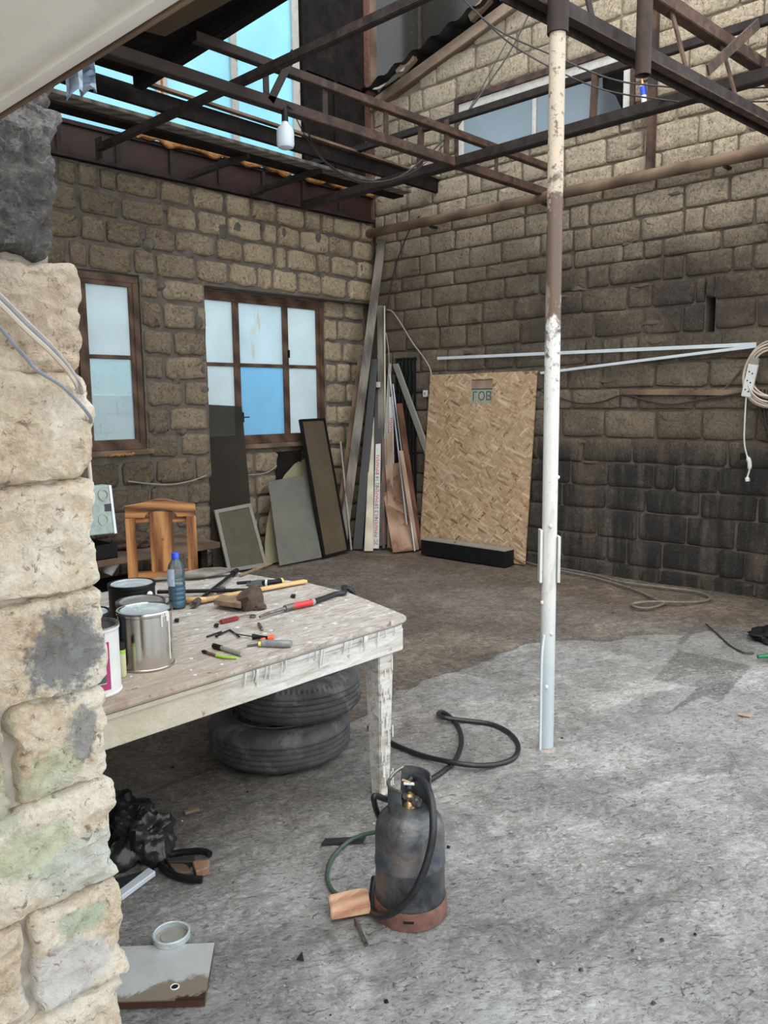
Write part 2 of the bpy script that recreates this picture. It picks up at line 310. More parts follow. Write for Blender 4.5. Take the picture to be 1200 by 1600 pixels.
t = NT('table_top_wood'); n = t.noise(5, 6, .7, .8); g = t.noise(3, 7, .75, 1.2, v=t.map((3, 12, 5))); f = t.noise(42, 5, .75)
c = t.ramp(g, (.30, (.17, .13, .10)), (.42, (.36, .31, .26)), (.54, (.48, .44, .39)), (.66, (.66, .64, .60)))
c = t.mix(smooth01(t, t.ma('ADD', t.sep()[0], t.ma('MULTIPLY', n, .6)), 2.1, 1.5), c, t.mix(g, (.24, .175, .12), (.56, .46, .36)))
c = t.mix(t.ramp(n, (.60, 0), (.68, .5)), c, (.32, .22, .15))
c = t.mix(t.ramp(f, (.60, 0), (.68, .7)), c, (.66, .63, .58)); c = t.mix(t.ramp(t.noise(33, 4, .6, v=t.map((1, 1, 1))), (.30, .7), (.37, 0)), c, (.10, .07, .05))
M['table_top'] = t.fin(c, .8, t.bump(t.ma('ADD', g, f), .8, .006))
t = NT('osb_board'); oc = t.objc(); cols = []
c = (.38, .25, .14)
for i, (rot, s_) in enumerate(((.25, 9), (1.35, 10), (-.95, 8), (2.2, 11), (.8, 12), (-.4, 9))):
    v = t.rmap((1, s_, s_*5.5), (rot, 0, 0), oc); v = t.map((1, 1, 1), v); k = t.n.new('ShaderNodeTexVoronoi'); t.put(k.inputs['Vector'], v); k.inputs['Scale'].default_value = 1.0
    sp = t.n.new('ShaderNodeSeparateColor'); t.put(sp.inputs[0], k.outputs['Color'])
    cc = t.ramp(sp.outputs[0], (0, (.13, .07, .035)), (.10, (.36, .235, .13)), (.5, (.46, .31, .185)), (.9, (.55, .39, .245)), (1, (.66, .52, .36)))
    c = t.mix(t.ramp(sp.outputs[1], (.62, 0), (.64, .9)), c, cc)
c = t.mix(t.ramp(t.noise(3, 3), (.5, 0), (.75, .35)), c, (.55, .45, .34))
M['osb'] = t.fin(c, .7, t.bump(sp.outputs[0], .25, .003))
t = NT('gas_bottle_paint'); z = t.sep()[2]; n = t.noise(13, 6, .7, .5)
c = t.ramp(n, (.34, (.030, .034, .040)), (.5, (.075, .078, .083)), (.64, (.135, .13, .125)))
band = t.ma('MULTIPLY', smooth01(t, t.ma('ABSOLUTE', t.ma('SUBTRACT', z, .205)), .04, .0), t.ramp(t.noise(9), (.42, 0), (.6, .8)))
c = t.mix(t.ma('MULTIPLY', band, .6), c, (.028, .055, .095)); c = t.mix(t.ramp(t.noise(8, 5, .65), (.58, 0), (.70, .55)), c, (.16, .10, .075))
c = t.mix(t.ramp(t.noise(70, 3), (.70, 0), (.74, .6)), c, (.45, .45, .42))
M['gas'] = t.fin(c, .42, t.bump(n, .2, .004), .25)
t = NT('collar_blue_worn'); n = t.noise(16, 5, .7)
M['collar'] = t.fin(t.ramp(n, (.4, (.05, .055, .06)), (.55, (.12, .115, .11)), (.66, (.02, .09, .20))), .5, t.bump(n, .3, .004), .2)
t = NT('concrete_floor'); a = t.attr('mask'); sp = t.n.new('ShaderNodeSeparateColor'); t.put(sp.inputs[0], a)
br, dk, wh = sp.outputs[0], sp.outputs[1], sp.outputs[2]
n1 = t.noise(2.2, 6, .62, .4); n2 = t.noise(13, 8, .74, .9); n4 = t.noise(5.5, 7, .7, 1.0)
n3 = t.noise(38, 9, .80, 1.1, v=t.rmap((1, 1.9, 1), (0, 0, .55))); n5 = t.noise(16, 8, .78, 1.8, v=t.rmap((1, 2.0, 1), (0, 0, .55)))
grey = t.ramp(t.ma('ADD', t.ma('MULTIPLY', n2, .55), t.ma('MULTIPLY', n1, .45)), (.34, (.27, .25, .225)), (.46, (.49, .47, .44)), (.60, (.66, .645, .62)))
brown = t.ramp(n2, (.32, (.095, .062, .040)), (.5, (.195, .138, .094)), (.66, (.33, .25, .18)))
brown = t.mix(t.ramp(n4, (.57, 0), (.68, .6)), brown, (.12, .062, .040))
c = t.mix(br, grey, brown)
c = t.mix(t.ma('MULTIPLY', wh, t.ramp(n2, (.35, .2), (.6, .8))), c, (.68, .685, .69))
c = t.mix(t.ma('MULTIPLY', dk, .75), c, (.13, .12, .108))
c = t.mix(t.ma('MULTIPLY', t.ramp(n3, (.51, 0), (.61, .8)), t.ma('SUBTRACT', 1., t.ma('MULTIPLY', br, .65))), c, (.80, .79, .77)); c = t.mix(t.ramp(n3, (.37, .85), (.46, 0)), c, (.12, .10, .085))
c = t.mix(t.ma('MULTIPLY', t.ramp(t.noise(3.1, 7, .75, 1.2), (.40, .55), (.47, 0)), t.ma('SUBTRACT', 1., br)), c, (.27, .25, .225))
c = t.mix(t.ma('MULTIPLY', t.ramp(n5, (.385, .85), (.435, 0)), t.ma('SUBTRACT', 1., t.ma('MULTIPLY', br, .6))), c, (.11, .095, .082))
ds = t.ma('MULTIPLY', t.ramp(t.noise(9, 8, .78, 1.6), (.60, 0), (.65, .9)), t.ramp(n1, (.48, 0), (.56, 1)))
c = t.mix(ds, c, (.085, .066, .052))
c = t.mix(t.ramp(t.vor(17, v=t.map((1, 1, 1))), (.035, .9), (.05, 0)), c, (.07, .06, .05))
rghm = t.ramp(t.noise(1.7, 5, .6, .5), (.38, .35), (.60, 1)); hb = t.ma('MULTIPLY', rghm, t.ma('ADD', t.ma('MULTIPLY', n3, 1.2), t.ma('MULTIPLY', n5, 1.9)))
M['floor'] = t.fin(c, .93, t.bump(hb, 1., .022))

# ------------------------------------------------------------------ mesh helpers
class MB:
    def __init__(s): s.v = []; s.f = []
    def add(s, vs, fs):
        o = len(s.v); s.v += [Vector(v) for v in vs]; s.f += [tuple(i+o for i in f) for f in fs]; return s
    def box(s, c, d, rot=None):
        x, y, z = (q/2 for q in d); vs = [Vector(p) for p in ((-x,-y,-z),(x,-y,-z),(x,y,-z),(-x,y,-z),(-x,-y,z),(x,-y,z),(x,y,z),(-x,y,z))]
        if rot is not None: vs = [rot @ v for v in vs]
        return s.add([v+Vector(c) for v in vs], [(0,3,2,1),(4,5,6,7),(0,1,5,4),(1,2,6,5),(2,3,7,6),(3,0,4,7)])
    def bb(s, x0, x1, y0, y1, z0, z1): return s.box(((x0+x1)/2, (y0+y1)/2, (z0+z1)/2), (x1-x0, y1-y0, z1-z0))
    def beam(s, a, b, w, h, up=(0, 0, 1)):
        a, b = Vector(a), Vector(b); d = (b-a).normalized(); u = Vector(up); sd = d.cross(u)
        if sd.length < .01: sd = d.cross(Vector((1, 0, 0)))
        sd.normalize(); u = sd.cross(d)
        R = Matrix((d, sd, u)).transposed(); return s.box((a+b)/2, ((b-a).length, w, h), R)
    def angle(s, a, b, w, t=.006, up=(0, 0, 1), flip=1):      # L-section steel
        a, b = Vector(a), Vector(b); d = (b-a).normalized(); u = Vector(up); sd = d.cross(u)
        if sd.length < .01: sd = d.cross(Vector((1, 0, 0)))
        sd.normalize(); u = sd.cross(d)
        s.beam(a-u*w/2, b-u*w/2, w, t, up); return s.beam(a+sd*flip*w/2, b+sd*flip*w/2, t, w, up)
    def slab(s, pts, t):                                # polygon thickened away from its normal
        p = [Vector(q) for q in pts]; n = (p[1]-p[0]).cross(p[-1]-p[0]).normalized(); k = len(p)
        vs = p + [q - n*t for q in p]
        return s.add(vs, [tuple(range(k)), tuple(range(2*k-1, k-1, -1))] + [(i, i+k, (i+1) % k+k, (i+1) % k) for i in range(k)])
    def prism(s, outl, h, R=None, c=(0, 0, 0)):        # outline in xy, extruded by h in z
        n = len(outl); vs = [Vector((x, y, 0)) for x, y in outl] + [Vector((x, y, h)) for x, y in outl]
        if R is not None: vs = [R @ v for v in vs]
        return s.add([v+Vector(c) for v in vs], [tuple(range(n-1, -1, -1)), tuple(range(n, 2*n))] + [(i, (i+1) % n, (i+1) % n+n, i+n) for i in range(n)])
    def lathe(s, prof, n=32, c=(0, 0, 0), R=None, mod=None, close=False):
        vs = []; k = len(prof)
        for i in range(n):
            a = 2*PI*i/n
            for j, (r, z) in enumerate(prof):
                if mod: r = mod(r, z, j, i)
                vs.append(Vector((r*math.cos(a), r*math.sin(a), z)))
        if R is not None: vs = [R @ v for v in vs]
        kk = k if close else k-1
        fs = [(i*k+j, ((i+1) % n)*k+j, ((i+1) % n)*k+(j+1) % k, i*k+(j+1) % k) for i in range(n) for j in range(kk)]
        return s.add([v+Vector(c) for v in vs], fs)
    def tube(s, pts, r, n=8, sub=5, cap=True):
        P = [Vector(p) for p in pts]
        if sub > 1 and len(P) > 2:
            Q = []
            for i in range(len(P)-1):
                p0, p1, p2, p3 = P[max(i-1, 0)], P[i], P[i+1], P[min(i+2, len(P)-1)]
                for k in range(sub):
                    t = k/sub; Q.append(.5*((2*p1)+(p2-p0)*t+(2*p0-5*p1+4*p2-p3)*t*t+(3*p1-p0-3*p2+p3)*t**3))
            Q.append(P[-1]); P = Q
        up = Vector((0, 0, 1)); vs = []; d0 = (P[1]-P[0]).normalized(); sd = d0.cross(up)
        if sd.length < .05: sd = d0.cross(Vector((1, 0, 0)))
        sd.normalize()
        for i, p in enumerate(P):
            d = (P[min(i+1, len(P)-1)]-P[max(i-1, 0)]).normalized(); sd = (sd-d*sd.dot(d)).normalized(); u = sd.cross(d)
            rr = r(i/(len(P)-1)) if callable(r) else r
            vs += [p+(sd*math.cos(2*PI*k/n)+u*math.sin(2*PI*k/n))*rr for k in range(n)]
        fs = [(i*n+k, i*n+(k+1) % n, (i+1)*n+(k+1) % n, (i+1)*n+k) for i in range(len(P)-1) for k in range(n)]
        if cap: fs += [tuple(range(n-1, -1, -1)), tuple((len(P)-1)*n+k for k in range(n))]
        return s.add(vs, fs)
    def cyl(s, a, b, r, n=20, r2=None):
        return s.tube([a, b], (lambda t: r+(r2-r)*t) if r2 is not None else r, n, 1)
def build(name, mb, mat, parent=None, smooth=False, bev=0, world=True, loc=None):
    """links the shape as ONE mesh object; vertices given in world space unless world=False"""
    me = bpy.data.meshes.new(name); off = Vector((0, 0, 0))
    if world:
        if parent is not None: off = PLOC.get(parent.name, Vector((0, 0, 0)))
        elif loc is not None: off = Vector(loc)
    me.from_pydata([v-off for v in mb.v], [], mb.f)
    bm = bmesh.new(); bm.from_mesh(me); bmesh.ops.recalc_face_normals(bm, faces=bm.faces)
    if bev: bmesh.ops.bevel(bm, geom=list(bm.edges), offset=bev, segments=1 if bev < .004 else 2, affect='EDGES', clamp_overlap=True)
    if smooth:
        for f in bm.faces: f.smooth = True
        for ed in bm.edges:
            if len(ed.link_faces) == 2 and ed.calc_face_angle(0) > .7: ed.smooth = False
    bm.to_mesh(me); bm.free(); me.materials.append(mat)
    o = bpy.data.objects.new(name, me); C.objects.link(o)
    if parent is not None: o.parent = parent; PLOC[o.name] = off
    else: o.location = off; PLOC[o.name] = off
    return o
PLOC = {}
def tag(o, label, cat, group=None, kind=None):
    o['label'] = label; o['category'] = cat
    if group: o['group'] = group
    if kind: o['kind'] = kind
    return o
def thing(name, label, cat, loc=(0, 0, 0), group=None):
    o = bpy.data.objects.new(name, None); C.objects.link(o); o.location = loc; o.empty_display_size = .05; PLOC[o.name] = Vector(loc)
    return tag(o, label, cat, group)
def struct(name, loc=(0, 0, 0)):
    o = bpy.data.objects.new(name, None); C.objects.link(o); o.location = loc; o['kind'] = 'structure'; PLOC[o.name] = Vector(loc); return o
def st(o): o['kind'] = 'structure'; return o
def text(name, body, size, M4, mat, parent, ext=.0005):
    cu = bpy.data.curves.new(name, 'FONT'); cu.body = body; cu.size = size; cu.align_x = 'CENTER'; cu.align_y = 'CENTER'; cu.extrude = ext; cu.resolution_u = 3
    to = bpy.data.objects.new(name+'_c', cu); me = bpy.data.meshes.new_from_object(to); bpy.data.objects.remove(to)
    me.transform(M4); me.transform(Matrix.Translation(-PLOC.get(parent.name, Vector())))
    me.materials.clear(); me.materials.append(mat)
    o = bpy.data.objects.new(name, me); C.objects.link(o); o.parent = parent; return o
def frame_m(p, xdir, ydir, off=0.):
    x = Vector(xdir).normalized(); y = Vector(ydir); y = (y-x*y.dot(x)).normalized(); z = x.cross(y)
    m = Matrix((x, y, z)).transposed().to_4x4(); m.translation = Vector(p)+z*off; return m

# ------------------------------------------------------------------ floor
def vn(x, y, seed):
    xi = np.floor(x).astype(np.int64); yi = np.floor(y).astype(np.int64); fx = x-xi; fy = y-yi
    fx = fx*fx*(3-2*fx); fy = fy*fy*(3-2*fy)
    def h(a, b):
        n = (a*374761393 + b*668265263 + seed*1274126177) & 0x7fffffff; n = ((n ^ (n >> 13))*1274126177) & 0x7fffffff
        return ((n ^ (n >> 16)) & 0xffff)/65535.
    return (h(xi, yi)*(1-fx)+h(xi+1, yi)*fx)*(1-fy)+(h(xi, yi+1)*(1-fx)+h(xi+1, yi+1)*fx)*fy
def fbm(x, y, seed, o=4):
    r = 0; a = 1; t = 0
    for i in range(o): r = r+a*vn(x*2**i+i*13.7, y*2**i+i*7.3, seed+i); t += a; a *= .55
    return r/t
def sst(v, a, b):
    t = np.clip((v-a)/(b-a), 0, 1); return t*t*(3-2*t)
def inpoly(X, Y, poly):
    r = np.zeros(X.shape, bool); n = len(poly)
    for i in range(n):
        x1, y1 = poly[i]; x2, y2 = poly[(i+1) % n]
        c = ((y1 > Y) != (y2 > Y)) & (X < (x2-x1)*(Y-y1)/((y2-y1) or 1e-9)+x1); r ^= c
    return r
ga = np.concatenate([np.arange(-7, .2, .4), np.arange(.2, 3.6, .012), np.arange(3.6, 7.0, .024), np.arange(7., 11, .5)])
gb = np.concatenate([np.arange(-7, .2, .4), np.arange(.2, 3.0, .012), np.arange(3.0, 6.9, .024), np.arange(6.9, 12, .5)])
GX, GY = np.meshgrid(ga, gb)
wob = (fbm(GX*2.3, GY*2.3, 3)-.5)
edge = np.where(GX < 4.55, 2.93-.0*GX, 2.93-(GX-4.55)*.95)+wob*.30
far = sst(GY, edge-.012, edge+.012)                        # beyond the slab edge
brown = far*(.72+.28*fbm(GX*1.5, GY*1.5, 9)) + (1-far)*.42*sst(GY-edge, -1.5, -.05) + (1-far)*.42*sst(GY-GX*.25, 1.25, 2.6)*sst(GX, 3.6, 2.2)
brown = np.clip(brown+.9*sst(GX, 5.6, 6.5)*sst(GY, .3, 1.5), 0, 1)
dark = np.zeros_like(GX)
pl = [tuple(fl(*p)[:2]) for p in ((1060, 1015), (1174, 1040), (1128, 1093), (1098, 1088), (1040, 1117), (1092, 1073), (1020, 1062))]
dark = np.maximum(dark, inpoly(GX, GY, pl)*.85)
pl = [tuple(fl(*p)[:2]) for p in ((1087, 972), (1096, 975), (1066, 1008), (1056, 1005))]; dark = np.maximum(dark, inpoly(GX, GY, pl)*.7)
pl = [tuple(fl(*p)[:2]) for p in ((1100, 975), (1210, 985), (1210, 1030), (1160, 1020))]; dark = np.maximum(dark, inpoly(GX, GY, pl)*.8*np.clip(wob*4+.7, 0, 1))
pl = [tuple(fl(*p)[:2]) for p in ((690, 955), (760, 915), (830, 925), (790, 965))]; dark = np.maximum(dark, inpoly(GX, GY, pl)*.45)
crack = np.exp(-((GY-edge)/.018)**2)*(GX < 5.0)*(GX > 2.2)
dark = np.clip(np.maximum(dark, crack*.95)+.5*sst(fbm(GX*.9+5, GY*.9, 21), .56, .72)*(1-far)*.6, 0, 1)
white = (1-far)*sst(fbm(GX*1.1, GY*1.1, 33), .40, .66)*.55 + .0
pl = [tuple(fl(*p)[:2]) for p in ((1180, 1045), (1096, 1008), (1040, 1080), (1000, 1120), (1190, 1160), (1210, 1060))]
white = np.clip(np.maximum(white, inpoly(GX, GY, pl)*.35), 0, 1)*(dark < .3)
cx_, sx2 = math.cos(.55), math.sin(.55); UX = GX*cx_-GY*sx2; UY = GX*sx2+GY*cx_
Z = (fbm(GX*3, GY*3, 5)-.5)*.014 + (fbm(UX*14, UY*26, 8)-.5)*.016 + (fbm(UX*34, UY*60, 18, 2)-.5)*.007*(1-far*.6) - far*.010 - crack*.008
inner = (GX > .1)*(GY > .1)*(GX < 7)*(GY < 7); Z = Z*inner - .002
nx, ny = len(ga), len(gb); me = bpy.data.meshes.new('floor')
vs = np.stack([GX, GY, Z], -1).reshape(-1, 3); idx = np.arange(nx*ny).reshape(ny, nx)
fs = np.stack([idx[:-1, :-1], idx[:-1, 1:], idx[1:, 1:], idx[1:, :-1]], -1).reshape(-1, 4)
me.vertices.add(len(vs)); me.vertices.foreach_set('co', vs.ravel()); me.loops.add(fs.size); me.loops.foreach_set('vertex_index', fs.ravel())
me.polygons.add(len(fs)); me.polygons.foreach_set('loop_start', np.arange(0, fs.size, 4)); me.polygons.foreach_set('loop_total', np.full(len(fs), 4))
me.update(); me.validate(); me.polygons.foreach_set('use_smooth', np.ones(len(fs), bool))
ca = me.color_attributes.new('mask', 'FLOAT_COLOR', 'POINT'); ca.data.foreach_set('color', np.stack([brown, dark, white, np.ones_like(dark)], -1).ravel().astype(np.float32))
me.materials.append(M['floor']); floor = bpy.data.objects.new('floor', me); C.objects.link(floor); st(floor)

# ------------------------------------------------------------------ stone block meshes shared by the two walls
BW, BH, BD = .38, .21, .13
def block_mesh(i, rough, mat):
    rnd = random.Random(100+i); n = 18; out = []
    for k in range(n):
        a = 2*PI*(k+.5)/n; ca, sa = math.cos(a), math.sin(a); e = .16 if not rough else .26
        x = math.copysign(abs(ca)**e, ca)*BW/2; z = math.copysign(abs(sa)**e, sa)*BH/2
        j = .006 if not rough else .011
        out.append((x+rnd.uniform(-j, j)-math.copysign(j*.5, x), z+rnd.uniform(-j, j)-math.copysign(j*.5, z)))
    vs = []; fs = []; bev = .010 if not rough else .018
    def ring(s_, y, jj=0.):
        for x, z in out: vs.append((x*(1-s_/BW*2), y+rnd.uniform(-jj, jj), z*(1-s_/BH*2)))
    ring(0, BD); ring(0, bev, .003); ring(bev*.8, 0, .003); ring(.055, rnd.uniform(-.002, .002), .006 if rough else .002); vs.append((0, -.001, 0))
    for r in range(3):
        for k in range(n): a, b = r*n+k, r*n+(k+1) % n; fs.append((a, b, b+n, a+n))
    for k in range(n): fs.append((3*n+k, 3*n+(k+1) % n, 4*n))
    me = bpy.data.meshes.new('brick'); me.from_pydata(vs, [], fs)
    bm = bmesh.new(); bm.from_mesh(me); bmesh.ops.recalc_face_normals(bm, faces=bm.faces)
    if sum(f.normal.y for f in bm.faces if f.calc_center_median().y < .005) > 0: bmesh.ops.reverse_faces(bm, faces=bm.faces)
    for f in bm.faces: f.smooth = True
    bm.to_mesh(me); bm.free(); me.materials.append(mat); return me
LB = [block_mesh(i, True, M['stone_left']) for i in range(12)]
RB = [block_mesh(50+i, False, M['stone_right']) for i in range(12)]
def lay(parent, meshes, rows, u0, u1, place, openings=(), top=None, rnd=None, gap=(.016, .034), wmin=.30, wmax=.44, limit=295, cnt=None, force=None):
    objs = []; ploc = PLOC[parent.name]
    for ri in range(len(rows)-1):
        z1, z0 = rows[ri], rows[ri+1]; segs = [(u0, u1, z0, z1)]
        for a, b, c, d in openings:
            new = []
            for s0, s1, q0, q1 in segs:
                if d <= q0+.03 or c >= q1-.03 or b <= s0 or a >= s1: new.append((s0, s1, q0, q1)); continue
                if a-s0 > .05: new.append((s0, a, q0, q1))
                if s1-b > .05: new.append((b, s1, q0, q1))
                if c-q0 > .06: new.append((max(a, s0), min(b, s1), q0, c))
                if q1-d > .06: new.append((max(a, s0), min(b, s1), d, q1))
            segs = new
        for s0, s1, q0, q1 in segs:
            u = s0
            first = True
            while u < s1-.04:
                w = rnd.uniform(wmin, wmax) if rnd.random() > .22 else rnd.uniform(.15, .24)
                if first and ri % 2 and s0 > u0-.01: w *= .55
                first = False
                if u+w > s1-.10: w = s1-u
                if w > .56: w = w/2
                g = rnd.uniform(*gap); cu = u+w/2; cz = (q0+q1)/2
                gz = rnd.uniform(*gap)*.8
                if top is None or cz < top(cu):
                    mesh = rnd.choice(meshes); fx = rnd.choice((1, -1)); fz = rnd.choice((1, -1))
                    o = bpy.data.objects.new('brick', mesh); C.objects.link(o); o.parent = parent
                    place(o, cu+rnd.uniform(-.004, .004), cz+rnd.uniform(-.005, .005), rnd, ploc)
                    o.scale = ((w-g)/BW, 1, (q1-q0-gz)/BH)
                    if fx*fz < 0: pass
                    o.rotation_euler.rotate_axis('Y', (PI if fx < 0 else 0)+rnd.uniform(-.018, .018))
                    objs.append(o)
                u += w
    return objs
def backing(name, parent, mat, u0, u1, z0, z1, openings, P, thick, back_extra=()):
    """mortar body with openings cut through + an uneven mortar face"""
    us = sorted({u0, u1, *[q for o in openings for q in (o[0], o[1]) if u0 < q < u1]}); zs = sorted({z0, z1, *[q for o in openings for q in (o[2], o[3]) if z0 < q < z1]})
    mb = MB()
    for i in range(len(us)-1):
        for j in range(len(zs)-1):
            cu, cz = (us[i]+us[i+1])/2, (zs[j]+zs[j+1])/2
            if any(a < cu < b and c < cz < d for a, b, c, d in openings): continue
            st_ = .05; nu = max(1, int((us[i+1]-us[i])/st_)); nz = max(1, int((zs[j+1]-zs[j])/st_))
            vs = []; fs = []
            for a in range(nu+1):
                for b in range(nz+1):
                    u = us[i]+(us[i+1]-us[i])*a/nu; z = zs[j]+(zs[j+1]-zs[j])*b/nz
                    d = mnoise.noise(Vector((u*9, z*9, 3.1)))*.010+mnoise.noise(Vector((u*3, z*3, 9.1)))*.008
                    vs.append(P(u, z, d))
            for a in range(nu):
                for b in range(nz): k = a*(nz+1)+b; fs.append((k, k+1, k+nz+2, k+nz+1))
            mb.add(vs, fs)
            c8 = [P(u, z, d) for d in (.02, thick) for u, z in ((us[i], zs[j]), (us[i+1], zs[j]), (us[i+1], zs[j+1]), (us[i], zs[j+1]))]
            mb.add(c8, [(0, 3, 2, 1), (4, 5, 6, 7), (0, 1, 5, 4), (1, 2, 6, 5), (2, 3, 7, 6), (3, 0, 4, 7)])
    return build(name, mb, mat, parent, True)
# ------------------------------------------------------------------ left wall (far wall with the two brown windows)
ROW_L = [3.57, 3.368, 3.159, 2.944, 2.715, 2.515, 2.277, 2.037, 1.819, 1.577, 1.344, 1.11, .875, .65, .436, .233, .015]
W1 = (3.20, 3.80, 1.17, 2.72); REC = (4.47, 6.95, -.1, 2.70); W2 = (4.30, 6.10, 1.15, 2.70)
wall_left = struct('wall_left', (4, YL, 0))
backing('mortar', wall_left, M['mortar_left'], 1.5, 6.9, 0, 3.57, [W1, REC], lambda u, z, d: (u, YL+.022+d, z), .16)
backing('mortar', wall_left, M['mortar_left'], 4.2, 6.9, 0, 2.74, [W2], lambda u, z, d: (u, YL+.178+d, z), .12)
def plL(o, u, z, r, pl): o.location = Vector((u, YL-r.uniform(0, .014), z))-pl
def plL2(o, u, z, r, pl): o.location = Vector((u, YL+.155-r.uniform(0, .012), z))-pl
rl = random.Random(5)
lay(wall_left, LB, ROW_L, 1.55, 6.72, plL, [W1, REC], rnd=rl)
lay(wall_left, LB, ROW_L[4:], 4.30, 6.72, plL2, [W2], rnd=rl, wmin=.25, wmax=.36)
rm = random.Random(17)
for k in range(26):
    px, py = (rm.uniform(225, 325), rm.uniform(440, 860)) if k < 14 else (rm.uniform(110, 570), rm.uniform(300, 430))
    c_ = on(px, py, 1, YL-.004); rx, rz = rm.uniform(.03, .07), rm.uniform(.04, .10); vs = [c_+Vector((0, -.014, 0))]; fs = []; sd_ = rm.uniform(0, 50)
    if 3.16 < c_.x < 3.84 and 1.1 < c_.z < 2.75: continue
    for r_ in (.5, 1.):
        for q in range(14):
            a = 2*PI*q/14; w_ = 1+.45*mnoise.noise(Vector((math.cos(a)*1.5+sd_, math.sin(a)*1.5, 0))); vs.append(c_+Vector((rx*r_*w_*math.cos(a), -.012 if r_ < 1 else .02, rz*r_*w_*math.sin(a))))
    for q in range(14): fs += [(0, 1+q, 1+(q+1) % 14), (1+q, 15+q, 15+(q+1) % 14, 1+(q+1) % 14)]
    build('mortar_patch', MB().add(vs, fs), M['mortar_left'], wall_left, True)
# windows in it
def sash(n, x0, x1, z0, z1, y, cols, midz, panes, sill=True):
    """cols: x breaks; panes[col][row from top] = material"""
    w = struct(f'window_{n}', ((x0+x1)/2, y, z0)); fw = .055
    mb = MB(); mb.bb(x0, x1, y-.03, y+.05, z1-fw, z1); mb.bb(x0, x1, y-.03, y+.05, z0, z0+fw)
    mb.bb(x0, x0+fw, y-.03, y+.05, z0+fw, z1-fw); mb.bb(x1-fw, x1, y-.03, y+.05, z0+fw, z1-fw)
    build('window_frame', mb, M['window_wood'], w, bev=.004)
    for ci in range(len(cols)-1):
        a, b = cols[ci], cols[ci+1]; sw = .036; mb = MB()
        mb.bb(a, b, y-.022, y+.018, z1-fw-sw, z1-fw+.004); mb.bb(a, b, y-.022, y+.018, z0+fw-.004, z0+fw+sw)
        mb.bb(a, a+sw, y-.022, y+.018, z0+fw+sw, z1-fw-sw); mb.bb(b-sw, b, y-.022, y+.018, z0+fw+sw, z1-fw-sw)
        mb.bb(a+sw, b-sw, y-.018, y+.014, midz-.017, midz+.017)
        build('sash', mb, M['window_wood'], w, bev=.003)
        for k, (q0, q1) in enumerate(((midz+.01, z1-fw-sw+.006), (z0+fw+sw-.006, midz-.01))):
            build('pane', MB().bb(a+sw-.006, b-sw+.006, y-.003, y+.001, q0, q1), M[panes[ci][k]], w)
    if sill:
        build('sill', MB().bb(x0-.05, x1+.05, y-.085, y+.03, z0-.045, z0), M['sill_wood'], w, bev=.004)
    return w
w1 = sash(1, 3.215, 3.785, 1.21, 2.70, YL+.045, [3.27, 3.73], 2.01, [['pane_white', 'pane_half']])
w2 = sash(2, 4.32, 6.085, 1.19, 2.685, YL+.19, [4.375, 4.93, 5.56, 6.03], 1.985, [['pane_white', 'pane_white'], ['pane_stained', 'pane_blue'], ['pane_white', 'pane_white']])
p = on(379, 652, 1, YL+.155); mb = MB().box(p+Vector((0, -.004, 0)), (.02, .02, .10)); mb.tube([p+Vector((0, -.01, 0)), p+Vector((.03, -.03, 0)), p+Vector((.06, -.035, 0))], .006)
build('window_handle', mb, M['black'], w2)
p = on(451, 553, 1, YL+.155); build('window_handle', MB().box(p+Vector((0, -.004, 0)), (.014, .02, .08)), M['black'], w2)
mb = MB()
for i in range(14):
    x = 3.40+i*.017; mb.lathe([(0, -.010), (.012, -.006), (.014, .003), (.006, .012), (0, .013)], 8, (x, YL-.045+random.uniform(-.006, .006), 1.175+random.uniform(-.008, .006)))
build('foam_blob', mb, M['foam'], w1, True)
# ------------------------------------------------------------------ right wall (long sooted gable wall)
ROW_R = [2.59, 2.38, 2.152, 1.913, 1.698, 1.509, 1.253, 1.034, .813, .602, .35, .113, -.05]
up = []; z = 2.59
rr = random.Random(11)
while z < 5.7: z += rr.choice((.21, .222, .24, .20, .15)); up.append(z)
ROW_R = up[::-1]+ROW_R
def topR(y): return min(4.78+(6.45-y)*.243, 5.55)
RW = (3.44, 5.35, 3.96, 4.56); HOLE = (2.675, 2.755, 2.13, 2.42)
wall_right = struct('wall_right', (XR, 4, 0))
def PR(y, z, d):
    return (XR+.018+d*.8, y, min(z, topR(y)-.03))
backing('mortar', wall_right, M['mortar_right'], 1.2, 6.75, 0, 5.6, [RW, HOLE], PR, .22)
build('soot_hole', MB().bb(XR+.20, XR+.22, HOLE[0]-.05, HOLE[1]+.05, HOLE[2]-.05, HOLE[3]+.05), M['black_soot'], wall_right)
def plR(o, u, z, r, pl):
    o.location = Vector((XR-r.uniform(0, .010), u, z))-pl; o.rotation_euler = (0, 0, -PI/2)
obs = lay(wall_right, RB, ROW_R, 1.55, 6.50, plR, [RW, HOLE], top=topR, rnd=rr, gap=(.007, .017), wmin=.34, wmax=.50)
if len(obs) > 298:       # the farthest above the frame become one joined part
    obs.sort(key=lambda o: -(o.location.z-.6*(o.location.y)))
    far_, bm = obs[:len(obs)-298], bmesh.new()
    for o in far_:
        o.rotation_euler = o.rotation_euler; mt = Matrix.LocRotScale(o.location, o.rotation_euler, o.scale); k = len(bm.verts)
        bm.from_mesh(o.data); bm.verts.ensure_lookup_table(); bmesh.ops.transform(bm, matrix=mt, verts=bm.verts[k:]); bpy.data.objects.remove(o)
    me = bpy.data.meshes.new('upper_bricks'); bm.to_mesh(me); bm.free(); me.materials.append(M['stone_right'])
    o = bpy.data.objects.new('upper_bricks', me); C.objects.link(o); o.parent = wall_right; o['kind'] = 'stuff'
